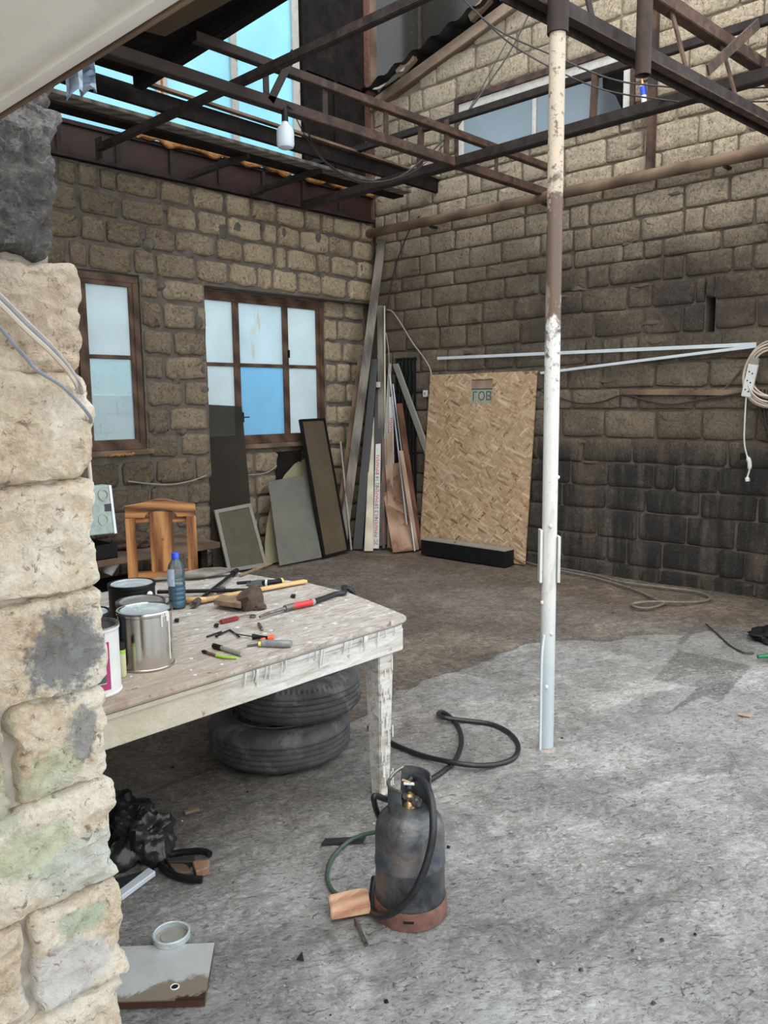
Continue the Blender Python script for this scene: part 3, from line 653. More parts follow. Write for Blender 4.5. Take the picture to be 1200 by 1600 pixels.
for k in range(34):
    c_ = Vector((XR-.004, rm.uniform(2.1, 6.2), rm.uniform(1.0, 4.6))); rx, rz = rm.uniform(.04, .13), rm.uniform(.012, .04); sd_ = rm.uniform(0, 50)
    if 3.2 < c_.y < 5.5 and 3.8 < c_.z: continue
    vs = [c_+Vector((-.010, 0, 0))]; fs = []
    for r_ in (.5, 1.):
        for q in range(14):
            a = 2*PI*q/14; w_ = 1+.5*mnoise.noise(Vector((math.cos(a)*1.5+sd_, math.sin(a)*1.5, 0))); vs.append(c_+Vector((-.009 if r_ < 1 else .02, rx*r_*w_*math.cos(a), rz*r_*w_*math.sin(a))))
    for q in range(14): fs += [(0, 1+q, 1+(q+1) % 14), (1+q, 15+q, 15+(q+1) % 14, 1+(q+1) % 14)]
    build('mortar_patch', MB().add(vs, fs), M['mortar_right'], wall_right, True)
# clerestory window in the right wall
w4 = struct('window_4', (XR, 4.4, 3.98))
x = XR+.02; mb = MB(); mb.bb(x-.05, x+.05, 3.45, 5.35, 4.53, 4.585); mb.bb(x-.05, x+.05, 3.45, 5.35, 3.955, 3.985); mb.bb(x-.05, x+.05, 5.31, 5.35, 3.985, 4.53); mb.bb(x-.05, x+.05, 3.42, 3.46, 3.985, 4.53)
build('window_frame', mb, M['rust'], w4, bev=.003)
mb = MB(); mb.bb(x-.03, x+.02, 3.46, 5.31, 4.455, 4.53); mb.bb(x-.03, x+.02, 3.46, 5.31, 3.985, 4.02); mb.bb(x-.03, x+.02, 5.262, 5.31, 4.02, 4.455); mb.bb(x-.03, x+.02, 3.46, 3.53, 4.02, 4.455)
mb.bb(x-.02, x+.02, 4.415, 4.45, 4.02, 4.455)
build('sash', mb, M['rail_white_frame'], w4, bev=.003)
build('pane', MB().bb(x, x+.004, 4.45, 5.262, 4.02, 4.455), M['pane_grey'], w4)
build('pane', MB().slab([(x, 4.415, 4.02), (x, 3.53, 4.02), (x, 3.62, 4.20), (x, 3.74, 4.28), (x, 3.75, 4.455), (x, 4.415, 4.455)], .004), M['pane_grey'], w4)
build('dark_backing', MB().bb(x+.10, x+.12, 3.30, 3.80, 3.96, 4.6), M['black_soot'], w4)  # dark board added so the broken pane's gap shows black instead of sky

# ------------------------------------------------------------------ upper storey behind the ledge: cyan window, sooted door panel
wb = struct('wall_back', (5, YL+.1, 3.6)); zb = 3.57
rake = lambda x: 4.27+.78*(x-3.81)
mb = MB(); mb.bb(5.74, 6.70, YL+.06, YL+.10, zb, 6.6); mb.bb(1.5, 6.7, YL+.02, YL+.12, zb, 3.88); mb.bb(.5, 3.1, YL+.06, YL+.12, 3.88, 5.)
build('sooted_panel', mb, M['black_soot'], wb)
mb = MB(); mb.bb(5.76, 5.80, YL+.02, YL+.07, 3.6, 6.2); mb.bb(5.80, 6.66, YL+.03, YL+.06, 4.95, 5.02); mb.bb(6.20, 6.24, YL+.03, YL+.06, 3.6, 4.95)
build('batten', mb, M['black_soot'], wb)
build('corner_post', MB().bb(6.70, 6.80, YL-.02, YL+.10, 3.6, 6.6), M['old_wood'], wb, bev=.004)
build('corner_strip', MB().bb(6.672, 6.70, YL-.01, YL+.06, 3.6, 6.6), M['rust_orange'], wb, bev=.002)
w3 = struct('window_3', (4.5, YL+.08, zb)); y0, y1 = YL+.05, YL+.11
def post3(nm, a, b, mat): return build(nm, MB().bb(a, b, y0, y1, 3.885, 6.2), M[mat], w3, bev=.003)
post3('mullion', 4.085, 4.125, 'rail_white_frame'); post3('mullion', 4.125, 4.150, 'foam'); post3('mullion', 4.150, 4.195, 'rail_white_frame')
post3('mullion', 4.895, 4.965, 'rail_white_frame'); post3('mullion', 5.655, 5.74, 'rail_white_frame')
for a, b in ((3.1, 4.085), (4.195, 4.895), (4.965, 5.655)): build('pane', MB().bb(a, b, YL+.075, YL+.08, 3.885, 6.2), M['pane_cyan'], w3)
# roof slope over the left part, sooty, with joists
ce = struct('ceiling', (3.5, 4.5, 4)); ZC = 3.87
e0, e1 = fl(205, 135, ZC), fl(400, 10, ZC); dd = (e1-e0).normalized(); e1 = e0+dd*(e1-e0).length*1.25
e0.y -= .17; e0.x -= .004; build('deck_sheet', MB().slab([(0, e0.y, ZC+.03), (e0.x, e0.y, ZC+.03), (e1.x, e1.y, ZC+.03), (0, e1.y, ZC+.03)], -.03), M['black_soot'], ce)
build('deck_edge_joist', MB().beam(e0+Vector((-.04, 0, -.03)), e1+Vector((-.04, 0, -.03)), .08, .09), M['black_soot'], ce, bev=.005)
for x_ in (2.35, 1.75, 1.2): build('purlin', MB().beam((x_, e0.y, ZC-.05), (x_, e1.y, ZC-.05), .07, .09), M['black_soot'], ce, bev=.004)
for yy in (3.6, 4.7): build('rafter', MB().beam((.3, yy, ZC-.03), (2.9, yy, ZC-.03), .06, .05), M['black_soot'], ce, bev=.004)
build('plywood_sheet', MB().slab([fl(215, 46, ZC-.11), fl(258, 57, ZC-.11), fl(372, -5, ZC-.11), fl(290, -60, ZC-.11)], .012), M['ply_dark'], ce)
build('shade_sheet', MB().bb(0, 5.3, 3.2, 8.0, 6.3, 6.35), M['black_soot'], ce)  # high sheet out of view, added to shade the upper room
# roof edge at the right: rafter timber with nailers, corrugated sheet, grey glazing beyond
t_ = thing('roof_rafter', 'sloping old pine rafter with nailed cleats on top of the right gable wall', 'rafter', (XR, 5.4, 5))
def tp(y, dz=0, dx=0): return (XR-.02+dx, y, 4.80+(6.45-y)*.243+dz)
build('timber', MB().beam(tp(6.5), tp(3.6), .10, .11), M['rafter_wood'], t_, bev=.005)
for yy, dz in ((5.95, .12), (5.0, .14), (4.55, .14)):
    build('cleat', MB().beam(tp(yy+.13, dz, -.03), tp(yy-.10, dz+.06, -.03), .06, .09), M['rafter_wood'], t_, bev=.004)
t_ = thing('corrugated_sheet', 'dark corrugated roofing sheet lying on the sloping rafter', 'roofing', (XR, 5, 5.2)); mb = MB(); vs = []; fs = []
nn = 60
for i in range(nn+1):
    yy = 6.6-i*.05
    b_ = tp(yy, .16+.022*math.sin(i*1.3)); vs += [Vector(b_)+Vector((-.12, 0, 0)), Vector(b_)+Vector((.5, 0, .05))]
for i in range(nn): fs.append((2*i, 2*i+1, 2*i+3, 2*i+2))
mb.add(vs, fs); mb.add([v+Vector((0, 0, .008)) for v in vs], fs)
build('sheet', mb, M['corrugated'], t_, True)
mb = MB(); vs = []; fs = []
a, b = on(592, 145, 0, XR-.1), on(640, 102, 0, XR-.1)
for i in range(9):
    for j in range(4):
        u, v = i/8, j/3; q = a.lerp(b, u)+Vector((-.10*v, .0, -.10*v*(u)+.03*math.sin(u*6+v*3))); vs.append(q)
for i in range(8):
    for j in range(3): k = i*4+j; fs.append((k, k+1, k+5, k+4))
mb.add(vs, fs); mb.add([v+Vector((0, 0, .006)) for v in vs], fs)
build('torn_flap', mb, M['grey_sheet'], t_, True)
w5 = struct('window_5', (XR+.3, 5, 5))
x = XR+.34; mb = MB()
for yy in (6.86, 6.10, 4.75, 4.68, 3.4): mb.bb(x-.03, x+.03, yy-.02, yy+.02, 4.6, 6.6)
build('window_frame', mb, M['dark_steel'], w5)
for a, b in ((6.12, 6.84), (4.77, 6.08), (3.42, 4.66)): build('pane', MB().bb(x, x+.005, a, b, 4.6, 6.6), M['pane_dull'], w5)
# neighbour's white block wall outside, seen through the dusty panes
o = struct('wall_outside', (4, 8.4, 0)); mb = MB().bb(1.6, 9, 8.45, 8.6, -.1, 1.72)
build('wall_body', mb, M['white_block'], o); st(build('wall_backdrop', MB().bb(-2, 12, 11.5, 11.7, -.1, 4.2), M['pane_haze'])); rq = random.Random(3)  # blue-grey backdrop wall added outside to dim the sky behind the panes
for r_ in range(8):
    x = 2.6-(r_ % 2)*.22
    while x < 6.6:
        build('block', MB().bb(x, x+.425, 8.43, 8.46, r_*.215+.005, r_*.215+.207), M['white_block'], o, bev=.003); x += .435
# ------------------------------------------------------------------ near pier and front wall beyond the frame
wf = struct('wall_front', (.4, 1.3, 0))
vs = []; fs = []
for i in range(61):
    for j in range(190):
        x_, z_ = .02+.60*i/60, .0+2.28*j/189; n_ = mnoise.fractal(Vector((x_*22, z_*22, 4)), 1, 2, 4); vs.append((x_, 1.326-n_*.012+(.03 if x_ > .60 else 0), z_))
for i in range(60):
    for j in range(189): k = i*190+j; fs.append((k, k+190, k+191, k+1))
build('mortar', MB().bb(-.9, .600, 1.345, 1.57, 0, 2.28).add(vs, fs), M['mortar_pier'], wf, True)
def pier_block(x0, x1, z0, z1, mat, seed, rough=1.):
    nx = max(8, int((x1-x0)/.0055)); nz = max(8, int((z1-z0)/.0055)); vs = []; fs = []; r = random.Random(seed); cx, cz = (x0+x1)/2, (z0+z1)/2; hw, hh = (x1-x0)/2, (z1-z0)/2
    rad = .014+.012*r.random(); x0 -= 0; x1 += 0; z0 -= .005; z1 += .005; hh = (z1-z0)/2
    for i in range(nx+1):
        for j in range(nz+1):
            u = -1+2*i/nx; v = -1+2*j/nz; x = cx+u*hw; z = cz+v*hh
            # rounded, ragged outline
            ex = max(0, abs(x-cx)-(hw-rad)); ez = max(0, abs(z-cz)-(hh-rad)); d = math.hypot(ex, ez)
            if d > rad: k = rad/d; x = cx+math.copysign(hw-rad+ex*k, u) if ex > 0 else x; z = cz+math.copysign(hh-rad+ez*k, v) if ez > 0 else z
            d = min(d, rad); y = 1.3+rad*(1-math.sqrt(max(0, 1-(d/rad)**2)))*1.0
            p = Vector((x*1., z, seed*3.7))
            n1 = mnoise.fractal(p*9, 1, 2, 3); n2 = mnoise.fractal(p*34, 1, 2.1, 4); n3 = mnoise.noise(p*75)
            sh = abs(mnoise.noise(p*26+Vector((mnoise.noise(p*9), 0, 0))*1.2)); 
            x += (n1*.013+n2*.006)*rough*(abs(u)**3); z += (mnoise.fractal(p*11+Vector((9, 2, 0)), 1, 2, 3)*.008+n2*.003)*rough*abs(v)**4
            n4 = mnoise.noise(p*130); y -= (n1*.012+n2*.008+n3*.004+n4*.0022)*rough
            vs.append(Vector((x, y, z)))
    for i in range(nx):
        for j in range(nz): k = i*(nz+1)+j; fs.append((k, k+nz+1, k+nz+2, k+1))
    # sides: extrude border back
    bd = [i*(nz+1) for i in range(nx+1)]+[nx*(nz+1)+j for j in range(1, nz+1)]+[i*(nz+1)+nz for i in range(nx-1, -1, -1)]+[j for j in range(nz-1, 0, -1)]
    o_ = len(vs)
    nlay = 8
    for L in range(1, nlay+1):
        yy = 1.32+.25*L/nlay
        for bi in bd:
            q = vs[bi]; pp = Vector((q.x*20, yy*20, q.z*20+seed)); s_ = mnoise.noise(pp)*.012
            dx, dz = q.x-cx, q.z-cz; l = math.hypot(dx, dz) or 1
            vs.append(Vector((q.x+dx/l*s_, yy, q.z+dz/l*s_)))
    n = len(bd)
    for L in range(nlay):
        for k in range(n):
            a = bd[k] if L == 0 else o_+(L-1)*n+k; b = bd[(k+1) % n] if L == 0 else o_+(L-1)*n+(k+1) % n
            fs.append((a, b, o_+L*n+(k+1) % n, o_+L*n+k))
    mb = MB(); mb.add(vs, fs); return build('brick', mb, M[mat], wf, True)
PB = [(.20, .648, 1.660, 1.825), (.18, .652, 1.478, 1.650), (.20, .655, 1.292, 1.468), (.24, .660, 1.118, 1.282), (.487, .650, .945, 1.108), (.20, .478, .93, 1.10),
      (.22, .655, .748, .935), (.496, .655, .560, .738), (.20, .487, .575, .738), (.22, .652, .37, .550), (.2, .652, .19, .362), (.22, .65, .01, .182)]
for i, (a, b, c, d) in enumerate(PB): pier_block(a, b, c, d, 'coquina', i+1)
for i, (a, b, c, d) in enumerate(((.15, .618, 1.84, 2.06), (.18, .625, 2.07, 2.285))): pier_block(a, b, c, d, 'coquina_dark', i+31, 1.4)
x = -.9
for r_, (c, d) in enumerate(((.01, .19), (.2, .37), (.38, .56), (.57, .75), (.76, .94), (.95, 1.11), (1.12, 1.29), (1.3, 1.47), (1.48, 1.65), (1.66, 1.83), (1.84, 2.06))):
    for q in range(3): build('brick', MB().bb(-.88+q*.36+(r_ % 2)*.0, -.53+q*.36, 1.305, 1.36, c, d), M['coquina'], wf, bev=.012)
# far right return of the front wall, outside the view but shading the room as it does
mb = MB().bb(5.9, 6.75, 1.0, 1.3, 0, 5.5); build('mortar', mb, M['mortar_right'], wf)
wall_side = st(build('wall_side', MB().bb(.2, .45, 1.6, 6.6, 0, 3.5), M['mortar_left']))
# raised tilt-up garage leaf overhead
t_ = thing('garage_door_leaf', 'cream painted overhead garage leaf raised above the stone pier', 'garage door', (.3, 1.2, 1.985))
mb = MB(); prof = [(-2.0, 0), (.39, 0), (.412, -.005), (.424, -.007), (.436, -.002), (.446, .001), (.450, -.006), (.466, -.006), (.471, -.002), (.471, .02), (-2.0, .02)]
n = len(prof); vs = [Vector((x, -.5, 1.985+z)) for x, z in prof]+[Vector((x, 1.275, 1.985+z)) for x, z in prof]
mb.add(vs, [tuple(range(n-1, -1, -1)), tuple(range(n, 2*n))]+[(i, (i+1) % n, (i+1) % n+n, i+n) for i in range(n)])
build('leaf_panel', mb, M['leaf'], t_, True, bev=0)
build('edge_seal', MB().bb(.4715, .475, -.5, 1.275, 1.978, 2.004), M['old_wood'], t_)
# ------------------------------------------------------------------ steel post
pc = Vector((3.086, 1.92, 0))
t_ = thing('steel_post', 'tall round steel post, white paint below and rusty brown above', 'post', pc); 
mb = MB(); rp_ = random.Random(2); K = 70; vs = []; n = 20
pts = [Vector((pc.x+.012*(i/K), pc.y+.008*(i/K), 3.16*i/K)) for i in range(K+1)]
build('pole', MB().tube(pts, .0335, 20, 1), M['post'], t_, True)
build('top_collar', MB().lathe([(.0, 3.10), (.044, 3.10), (.044, 3.24), (0, 3.24)], 20, (pc.x+.012, pc.y+.008, 0)), M['rust'], t_, True)
ax = Vector((math.cos(YAW), math.sin(YAW), 0)); sx_ = Vector((ax.y, -ax.x, 0))
for s_, z0, z1 in ((-1, .79, 1.03), (1, .79, 1.00)):
    c0 = pc+sx_*s_*.040; build('welded_strip', MB().beam(c0+Vector((0, 0, z0)), c0+Vector((0, 0, z1)), .012, .05, ax), M['post'], t_, bev=.002)
build('conduit', MB().tube([pc-sx_*.030-ax*.02, pc-sx_*.030-ax*.02+Vector((0, 0, .42)), pc-sx_*.022-ax*.025+Vector((0, 0, .55))], .006, 8), M['rail'], t_, True)
mb = MB()
for i in range(8):
    a = rp_.uniform(0, 2*PI); z = rp_.uniform(.05, 1.7); mb.lathe([(0, -.012), (.007, -.006), (.008, .003), (0, .008)], 7, (pc.x+.033*math.cos(a), pc.y+.033*math.sin(a), z))
o = build('paint_drip', mb, M['white_pl'], t_, True); o['kind'] = 'stuff'
build('foot_weld', MB().lathe([(.046, -.004), (.042, .004), (.034, .010), (.0335, .014)], 20, pc), M['stone_chip'], t_, True)
# ------------------------------------------------------------------ roof steelwork
def X4(px, py, y=4.27): return on(px, py, 1, y)
t_ = thing('roof_truss', 'rusty angle-iron truss across the room at ceiling height carrying the lamp', 'truss', (4.5, 4.27, 3.5))
zl = 3.5; zu = 3.73
build('lower_chord', MB().angle((1.7, 4.27, zl), (6.76, 4.27, zl), .062, .008), M['rust'], t_)
build('upper_chord', MB().angle((2.92, 4.27, zu), (6.74, 4.27, zu), .050, .008), M['rust'], t_)
for px in (417, 508, 603, 698, 776):
    x_ = X4(px, 180).x; build('strut', MB().beam((x_, 4.27, zl), (x_, 4.27, zu), .045, .008, (0, 1, 0)), M['rust'], t_)
build('brace', MB().beam(X4(455, 84)+Vector((0, -.03, 0)), X4(418, 160)+Vector((0, -.03, 0)), .05, .010, (0, 1, 0)), M['dark_steel'], t_)
t_ = thing('cross_tube', 'dark steel tube crossing above the lamp truss towards the ledge', 'beam', (3.3, 4.3, 3.6))
build('tube', MB().beam((3.29, 2.2, 3.60), (3.31, 6.2, 3.60), .045, .055), M['dark_steel'], t_, bev=.005)
build('end_plate', MB().beam((3.31, 6.2, 3.52), (3.31, 6.2, 3.68), .09, .012), M['dark_steel'], t_)
t_ = thing('roof_truss', 'timber and iron truss parallel to the right wall below the white-framed window', 'truss', (5.4, 4, 3.5))
build('lower_chord', MB().beam((5.42, 6.2, 3.5), (5.27, 1.3, 3.5), .085, .075), M['dark_steel'], t_, bev=.006)
build('upper_chord', MB().beam((5.50, 6.35, 3.9), (5.50, 1.3, 3.9), .05, .055), M['dark_steel'], t_, bev=.004)
def L(px, py, z): return fl(px, py, z)
for a, b in (((705, 190), (655, 250)), ((613, 217), (655, 246))):
    p0, p1 = L(*a, 3.9), L(*b, 3.5); p0.x = 5.48; p1.x = 5.42
    build('brace', MB().beam(p0, p1, .045, .02, (1, 0, 0)), M['rust'], t_)
for yy in (4.74, 3.1, 1.9): build('strut', MB().beam((5.46, yy, 3.5), (5.49, yy, 3.9), .04, .04, (0, 1, 0)), M['rust'], t_)
t_ = thing('roof_truss', 'heavy rusted channel truss at top right resting on the steel post', 'truss', (4.5, 2, 3.3))
a0, a1 = Vector((2.9, 2.045, 3.30)), Vector((6.7, 1.78, 3.30)); u0_, u1_ = Vector((3.2, 2.12, 3.66)), Vector((6.7, 1.92, 3.66))
mb = MB().beam(a0, a1, .055, .012).beam(a0+Vector((0, -.03, -.045)), a1+Vector((0, -.03, -.045)), .010, .09).beam(a0+Vector((0, .03, -.045)), a1+Vector((0, .03, -.045)), .010, .09)
build('lower_channel', mb, M['dark_steel'], t_)
build('flange', MB().beam(a0+Vector((0, -.055, -.088)), a1+Vector((0, -.055, -.088)), .045, .008), M['rust'], t_)
build('upper_chord', MB().angle(u0_, u1_, .065, .008), M['rust'], t_)
build('doubling_plate', MB().beam(Vector((3.0, 2.10, 3.30)), Vector((3.75, 2.06, 3.28)), .07, .05), M['dark_steel'], t_, bev=.004)
for px, pb in ((1070, 35), (1137, 85), (1197, 130), (940, -60)):
    q = on(px, pb, 1, 1.97); r_ = (q.x-2.9)/3.8
    build('strut', MB().beam(a0.lerp(a1, r_)+Vector((0, 0, -.02)), u0_.lerp(u1_, (q.x-3.2)/3.5), .045, .01, (0, 1, 0)), M['rust'], t_)
q0, q1 = on(1185, 37, 1, 1.85), on(1106, 110, 1, 1.93)
build('brace', MB().beam(q0, q1, .055, .012, (0, 1, 0)), M['rust'], t_)
build('cross_bar', MB().beam((5.10, 1.7, 3.72), (5.02, 3.6, 3.72), .04, .04), M['dark_steel'], t_) if False else None
p = on(999, 0, 1, 1.88); q = on(998, 120, 1, 1.88)
t_ = thing('hanging_tube', 'short brown round tube hanging from the channel truss top right', 'tube', q)
build('tube', MB().lathe([(.036, q.z), (.036, q.z+.62), (.030, q.z+.62), (.030, q.z)], 20, (q.x, q.y-.02, 0), close=True), M['rust'], t_, True)
t_ = tag(build('wall_upright', MB().angle((XR-.06, 3.24, 3.48), (XR-.06, 3.24, 5.25), .055, .008, (0, 1, 0)), M['rust'], loc=(XR-.06, 3.24, 3.48)), 'thin rusty angle-iron upright standing on the long pipe', 'upright')
# long pipe
mb = MB().tube([(XR-.10, 6.5, 3.45), (XR-.10, 4, 3.445), (XR-.10, 1.5, 3.44)], .048, 16)
t_ = thing('wall_pipe', 'long brown horizontal pipe running along the right stone wall', 'pipe', (XR-.1, 4, 3.45)); build('pipe', mb, M['old_wood'], t_, True)
for yy in (5.6, 4.25, 2.6): build('bracket', MB().bb(XR-.11, XR+.02, yy-.015, yy+.015, 3.38, 3.40), M['dark_steel'], t_)
# ------------------------------------------------------------------ ledge of planks on top of the left wall, fascia
t_ = thing('ledge_joist', 'long sooty joist in front of the cyan window', 'joist', (4.5, 5.45, 3.75))
build('joist', MB().beam((1.6, 5.46, 3.80), (6.74, 5.60, 3.80), .045, .125), M['black_soot'], t_, bev=.004)
build('edge_lath', MB().beam((3.3, 5.435, 3.875), (6.74, 5.575, 3.875), .05, .02), M['old_wood'], t_)
for i, (ya, yb, wd, zz, lab) in enumerate(((5.74, 5.86, .13, 3.75, 'first dark ledge plank counted from the joist, with a light gap before it'), (5.93, 6.01, .15, 3.74, 'second dark ledge plank from the joist, split at its right end'),
        (6.06, 6.09, .05, 3.77, 'dark ledge plank nearest the stone wall, above the red-brown fascia'))):
    tag(build('ledge_plank', MB().beam((1.9+.2*i, ya, zz), (6.55+.04*i, yb, zz+.01), wd, .03), M['grey_wood' if i in (0,) else 'black_soot'], loc=(4.3, ya, zz), bev=.003), lab, 'plank', 'planks of the ledge on the left wall')
t_ = thing('fascia_panel', 'red-brown sheet fascia in angle frames along the top of the left wall', 'fascia', (4.8, YL-.03, 3.6))
for i in range(9):
    x0 = 2.1+i*.51; build('sheet', MB().bb(x0+.02, x0+.49, YL-.025, YL-.015, 3.60, 3.83), M['red_brown'], t_)
    build('stile', MB().bb(x0-.018, x0+.018, YL-.05, YL-.02, 3.585, 3.84), M['dark_steel'], t_)
for zz in (3.585, 3.84): build('rail', MB().bb(2.0, 6.70, YL-.055, YL-.015, zz-.016, zz+.016), M['dark_steel'], t_)
mb = MB(); vs = []
pts = [(3.8+i*.06, YL-.08+.012*math.sin(i*1.7), 3.865+.016*math.sin(i*.9)+.008*math.sin(i*2.3)) for i in range(48)]
build('foam_seam', MB().tube(pts, lambda t: .030+.012*math.sin(t*60)*math.sin(t*23), 8, 2), M['foam'], t_, True)
for i, (a, b) in enumerate((((4.3, 6.45, 3.62), (4.55, 5.9, 3.74)), ((5.0, 6.45, 3.60), (5.3, 5.8, 3.74)))):
    build('brace', MB().beam(a, b, .05, .05), M['dark_steel'], t_, bev=.003)
# lamp
q = on(440, 168, 1, 4.27); t_ = thing('hanging_bulb', 'large unlit LED bulb hanging on its black socket from the truss', 'bulb', q); q = Vector((q.x, 4.24, q.z))
build('cord', MB().tube([(q.x-.0, q.y, 3.50), (q.x+.01, q.y, q.z+.02), (q.x, q.y, q.z-.02)], .004, 6), M['wire'], t_, True)
build('socket', MB().lathe([(0, .0), (.014, .0), (.02, -.02), (.022, -.085), (.0, -.085)], 16, (q.x, q.y, q.z-.01)), M['black'], t_, True)
build('bulb_neck', MB().lathe([(.018, -.08), (.024, -.10), (.048, -.125), (.056, -.14)], 24, (q.x, q.y, q.z-.01)), M['white_pl'], t_, True)
build('bulb_diffuser', MB().lathe([(.056, -.14), (.057, -.16), (.057, -.225), (.050, -.243), (.03, -.252), (0, -.254)], 24, (q.x, q.y, q.z-.01)), M['bulb'], t_, True)
# overhead cables
def cab(name, label, pts, r, mat='wire', cat='cable', grp=None, n=6):
    return tag(build(name, MB().tube(pts, r, n, 6), M[mat], loc=pts[0], smooth=True), label, cat, grp)
cab('slack_cable', 'black twin cable sagging from the lamp truss and rising to the roof', [on(450, 165, 1, 4.22), on(475, 190, 1, 4.3), on(500, 245, 1, 4.5), on(560, 283, 1, 4.6), on(620, 278, 1, 4.6), on(665, 245, 1, 4.5), on(715, 195, 1, 4.4), on(760, 135, 1, 4.3), on(800, 75, 1, 4.2), on(834, 5, 1, 4.1)], .007)
cab('slack_cable', 'thinner black cable hanging beside the twin cable near the lamp truss', [on(452, 162, 1, 4.24), on(485, 225, 1, 4.5), on(530, 270, 1, 4.7), on(600, 283, 1, 4.7), on(655, 262, 1, 4.6), on(705, 212, 1, 4.5), on(745, 150, 1, 4.4), on(795, 60, 1, 4.2)], .004)
A = lambda px, py, y=3.0: on(px, py, 1, y)
cab('overhead_cable', 'upper of two thin black cables crossing in front of the steel post', [A(715, -10, 3.6), A(775, 45, 3.4), A(860, 85, 3), A(950, 122, 2.7), A(1015, 133, 2.5), A(1100, 138, 2.3), A(1230, 136, 2.1)], .0055)
cab('overhead_cable', 'lower of two thin black cables crossing in front of the steel post', [A(745, 20, 3.6), A(800, 70, 3.3), A(880, 115, 3), A(950, 142, 2.7), A(1030, 155, 2.5), A(1090, 160, 2.3), A(1230, 158, 2.1)], .0055)
# rag on the beam
mb = MB(); vs = []; fs = []; c = on(126, 118, 1, 4.2)
for i in range(13):
    for j in range(13):
        u, v = i/12-.5, j/12-.5; n_ = mnoise.noise(Vector((u*5, v*5, 1.7)))
        vs.append(c+Vector((u*.17+n_*.05, .05*math.sin(u*14)+.08*n_, v*.24*(1-.6*u)+.05*mnoise.noise(Vector((u*7, v*7, 9)))+.02)))
for i in range(12):
    for j in range(12): k = i*13+j; fs.append((k, k+1, k+14, k+13))
mb.add(vs, fs); mb.add([v+Vector((0, .004, 0)) for v in vs], fs)
tag(build('plastic_rag', mb, M['foam_white'], loc=c, smooth=True), 'crumpled pale plastic rag hanging on the beam beside the garage leaf', 'rag')
# cartridge on clerestory sill
q = on(1004, 140, 0, XR-.09); t_ = thing('sealant_cartridge', 'blue and white sealant cartridge propped beside the white-framed window', 'cartridge', q+Vector((0, 0, -.1)))
build('body', MB().cyl(q+Vector((0, -.03, -.19)), q+Vector((0, 0, .03)), .024, 16), M['white_pl'], t_, True)
build('label_band', MB().cyl(q+Vector((0, -.012, -.05)), q+Vector((0, -.002, .02)), .0248, 16), M['blue_cap'], t_, True)
build('nozzle', MB().cyl(q+Vector((0, 0, .03)), q+Vector((0, .015, .12)), .012, 12, .004), M['yellow_pine'], t_, True)
build('hook_wire', MB().tube([q+Vector((0, .01, .10)), q+Vector((.04, .02, .16)), q+Vector((.10, .02, .17))], .003, 6), M['wire'], t_, True)
#@PART2
# ------------------------------------------------------------------ panels and boards leaning against the walls
def dp(px, py, D): return EYE + (RT*((px-600)/FPX) + DN*((py-800)/FPX) + FW)*D
def onp(px, py, p0, n):
    q = RT*((px-600)/FPX) + DN*((py-800)/FPX) + FW; return EYE + q*((Vector(p0)-EYE).dot(n)/q.dot(n))
def lplane(BL, BR, TL, ax, v):
    a, b, c = fl(*BL, .012), fl(*BR, .012), on(*TL, ax, v); n = (b-a).cross(c-a).normalized()
    if n.dot(EYE-a) < 0: n.negate()
    return a, b, c, n
def away(mb, pts, t, n):                       # slab with its front face on the given points, thickness going away from the viewer's side
    vs = list(pts)+[p-n*t for p in pts]; k = len(pts)
    return mb.add(vs, [tuple(range(k)), tuple(range(2*k-1, k-1, -1))]+[(i, (i+1) % k, (i+1) % k+k, i+k) for i in range(k)])
def lean(name, label, cat, BL, BR, TR, TL, ax, v, t, mat, grp=None, bev=.002):
    a, b, c, n = lplane(BL, BR, TL, ax, v); d = onp(*TR, a, n)
    o = build(name, away(MB(), [a, b, d, c], t, n), M[mat], loc=a, bev=bev); return tag(o, label, cat, grp)
def framed(name, label, cat, BL, BR, TR, TL, v, fwid, fmat, gmat, t=.02):
    a, b, c, n = lplane(BL, BR, TL, 1, v); d = onp(*TR, a, n); th = thing(name, label, cat, a)
    P = [a, b, d, c]; ctr = sum(P, Vector())/4
    def ins(i, w):
        p, q, r = P[i], P[(i+1) % 4], P[i-1]; return p+(q-p).normalized()*w+(r-p).normalized()*w
    I = [ins(i, fwid) for i in range(4)]
    for i in range(4):
        j = (i+1) % 4; build('frame_bar', away(MB(), [P[i], P[j], I[j], I[i]], t, n), M[fmat], th)
    build('pane', away(MB(), [p-n*t*.4 for p in I], .005, n), M[gmat], th); return th
tag(lean('tinted_glass_sheet', 'tall dark tinted glass sheet leaning in front of the left casement', 'glass', (334, 893), (400, 882), (378, 635), (322, 632), 1, YL+.11, .006, 'glass_dark', bev=0), 'tall dark tinted glass sheet leaning in front of the left casement', 'glass')
framed('screen_panel', 'small olive screen panel in a pale frame, leaning behind the table', 'panel', (357, 894), (418, 884), (392, 786), (335, 797), YL-.10, .034, 'grey_alu', 'screen')
a, b, c, n = lplane((416, 882), (512, 864), (478, 717), 1, YL+.10)
ol = [(415, 882), (414, 850), (417, 820), (423, 792), (432, 766), (445, 742), (461, 724), (478, 716), (496, 714), (503, 716), (508, 864)]
tag(build('arched_glass', away(MB(), [onp(x, y, a, n) for x, y in ol], .008, n), M['glass_green'], loc=a), 'yellowish glass sheet with a curved arch edge, behind the grey sheet', 'glass')
lean('grey_glass_sheet', 'plain grey dusty rectangular glass sheet between screen panel and tall brown panel', 'glass', (437, 884), (503, 871), (480, 742), (419, 752), 1, YL-.05, .008, 'glass_grey')
t_ = framed('tall_glass_panel', 'tall narrow brown glass panel in a dark frame, rightmost of the leaning panes', 'glass', (507, 871), (546, 861), (508, 653), (470, 655), YL-.02, .022, 'black', 'glass_brown', .035)
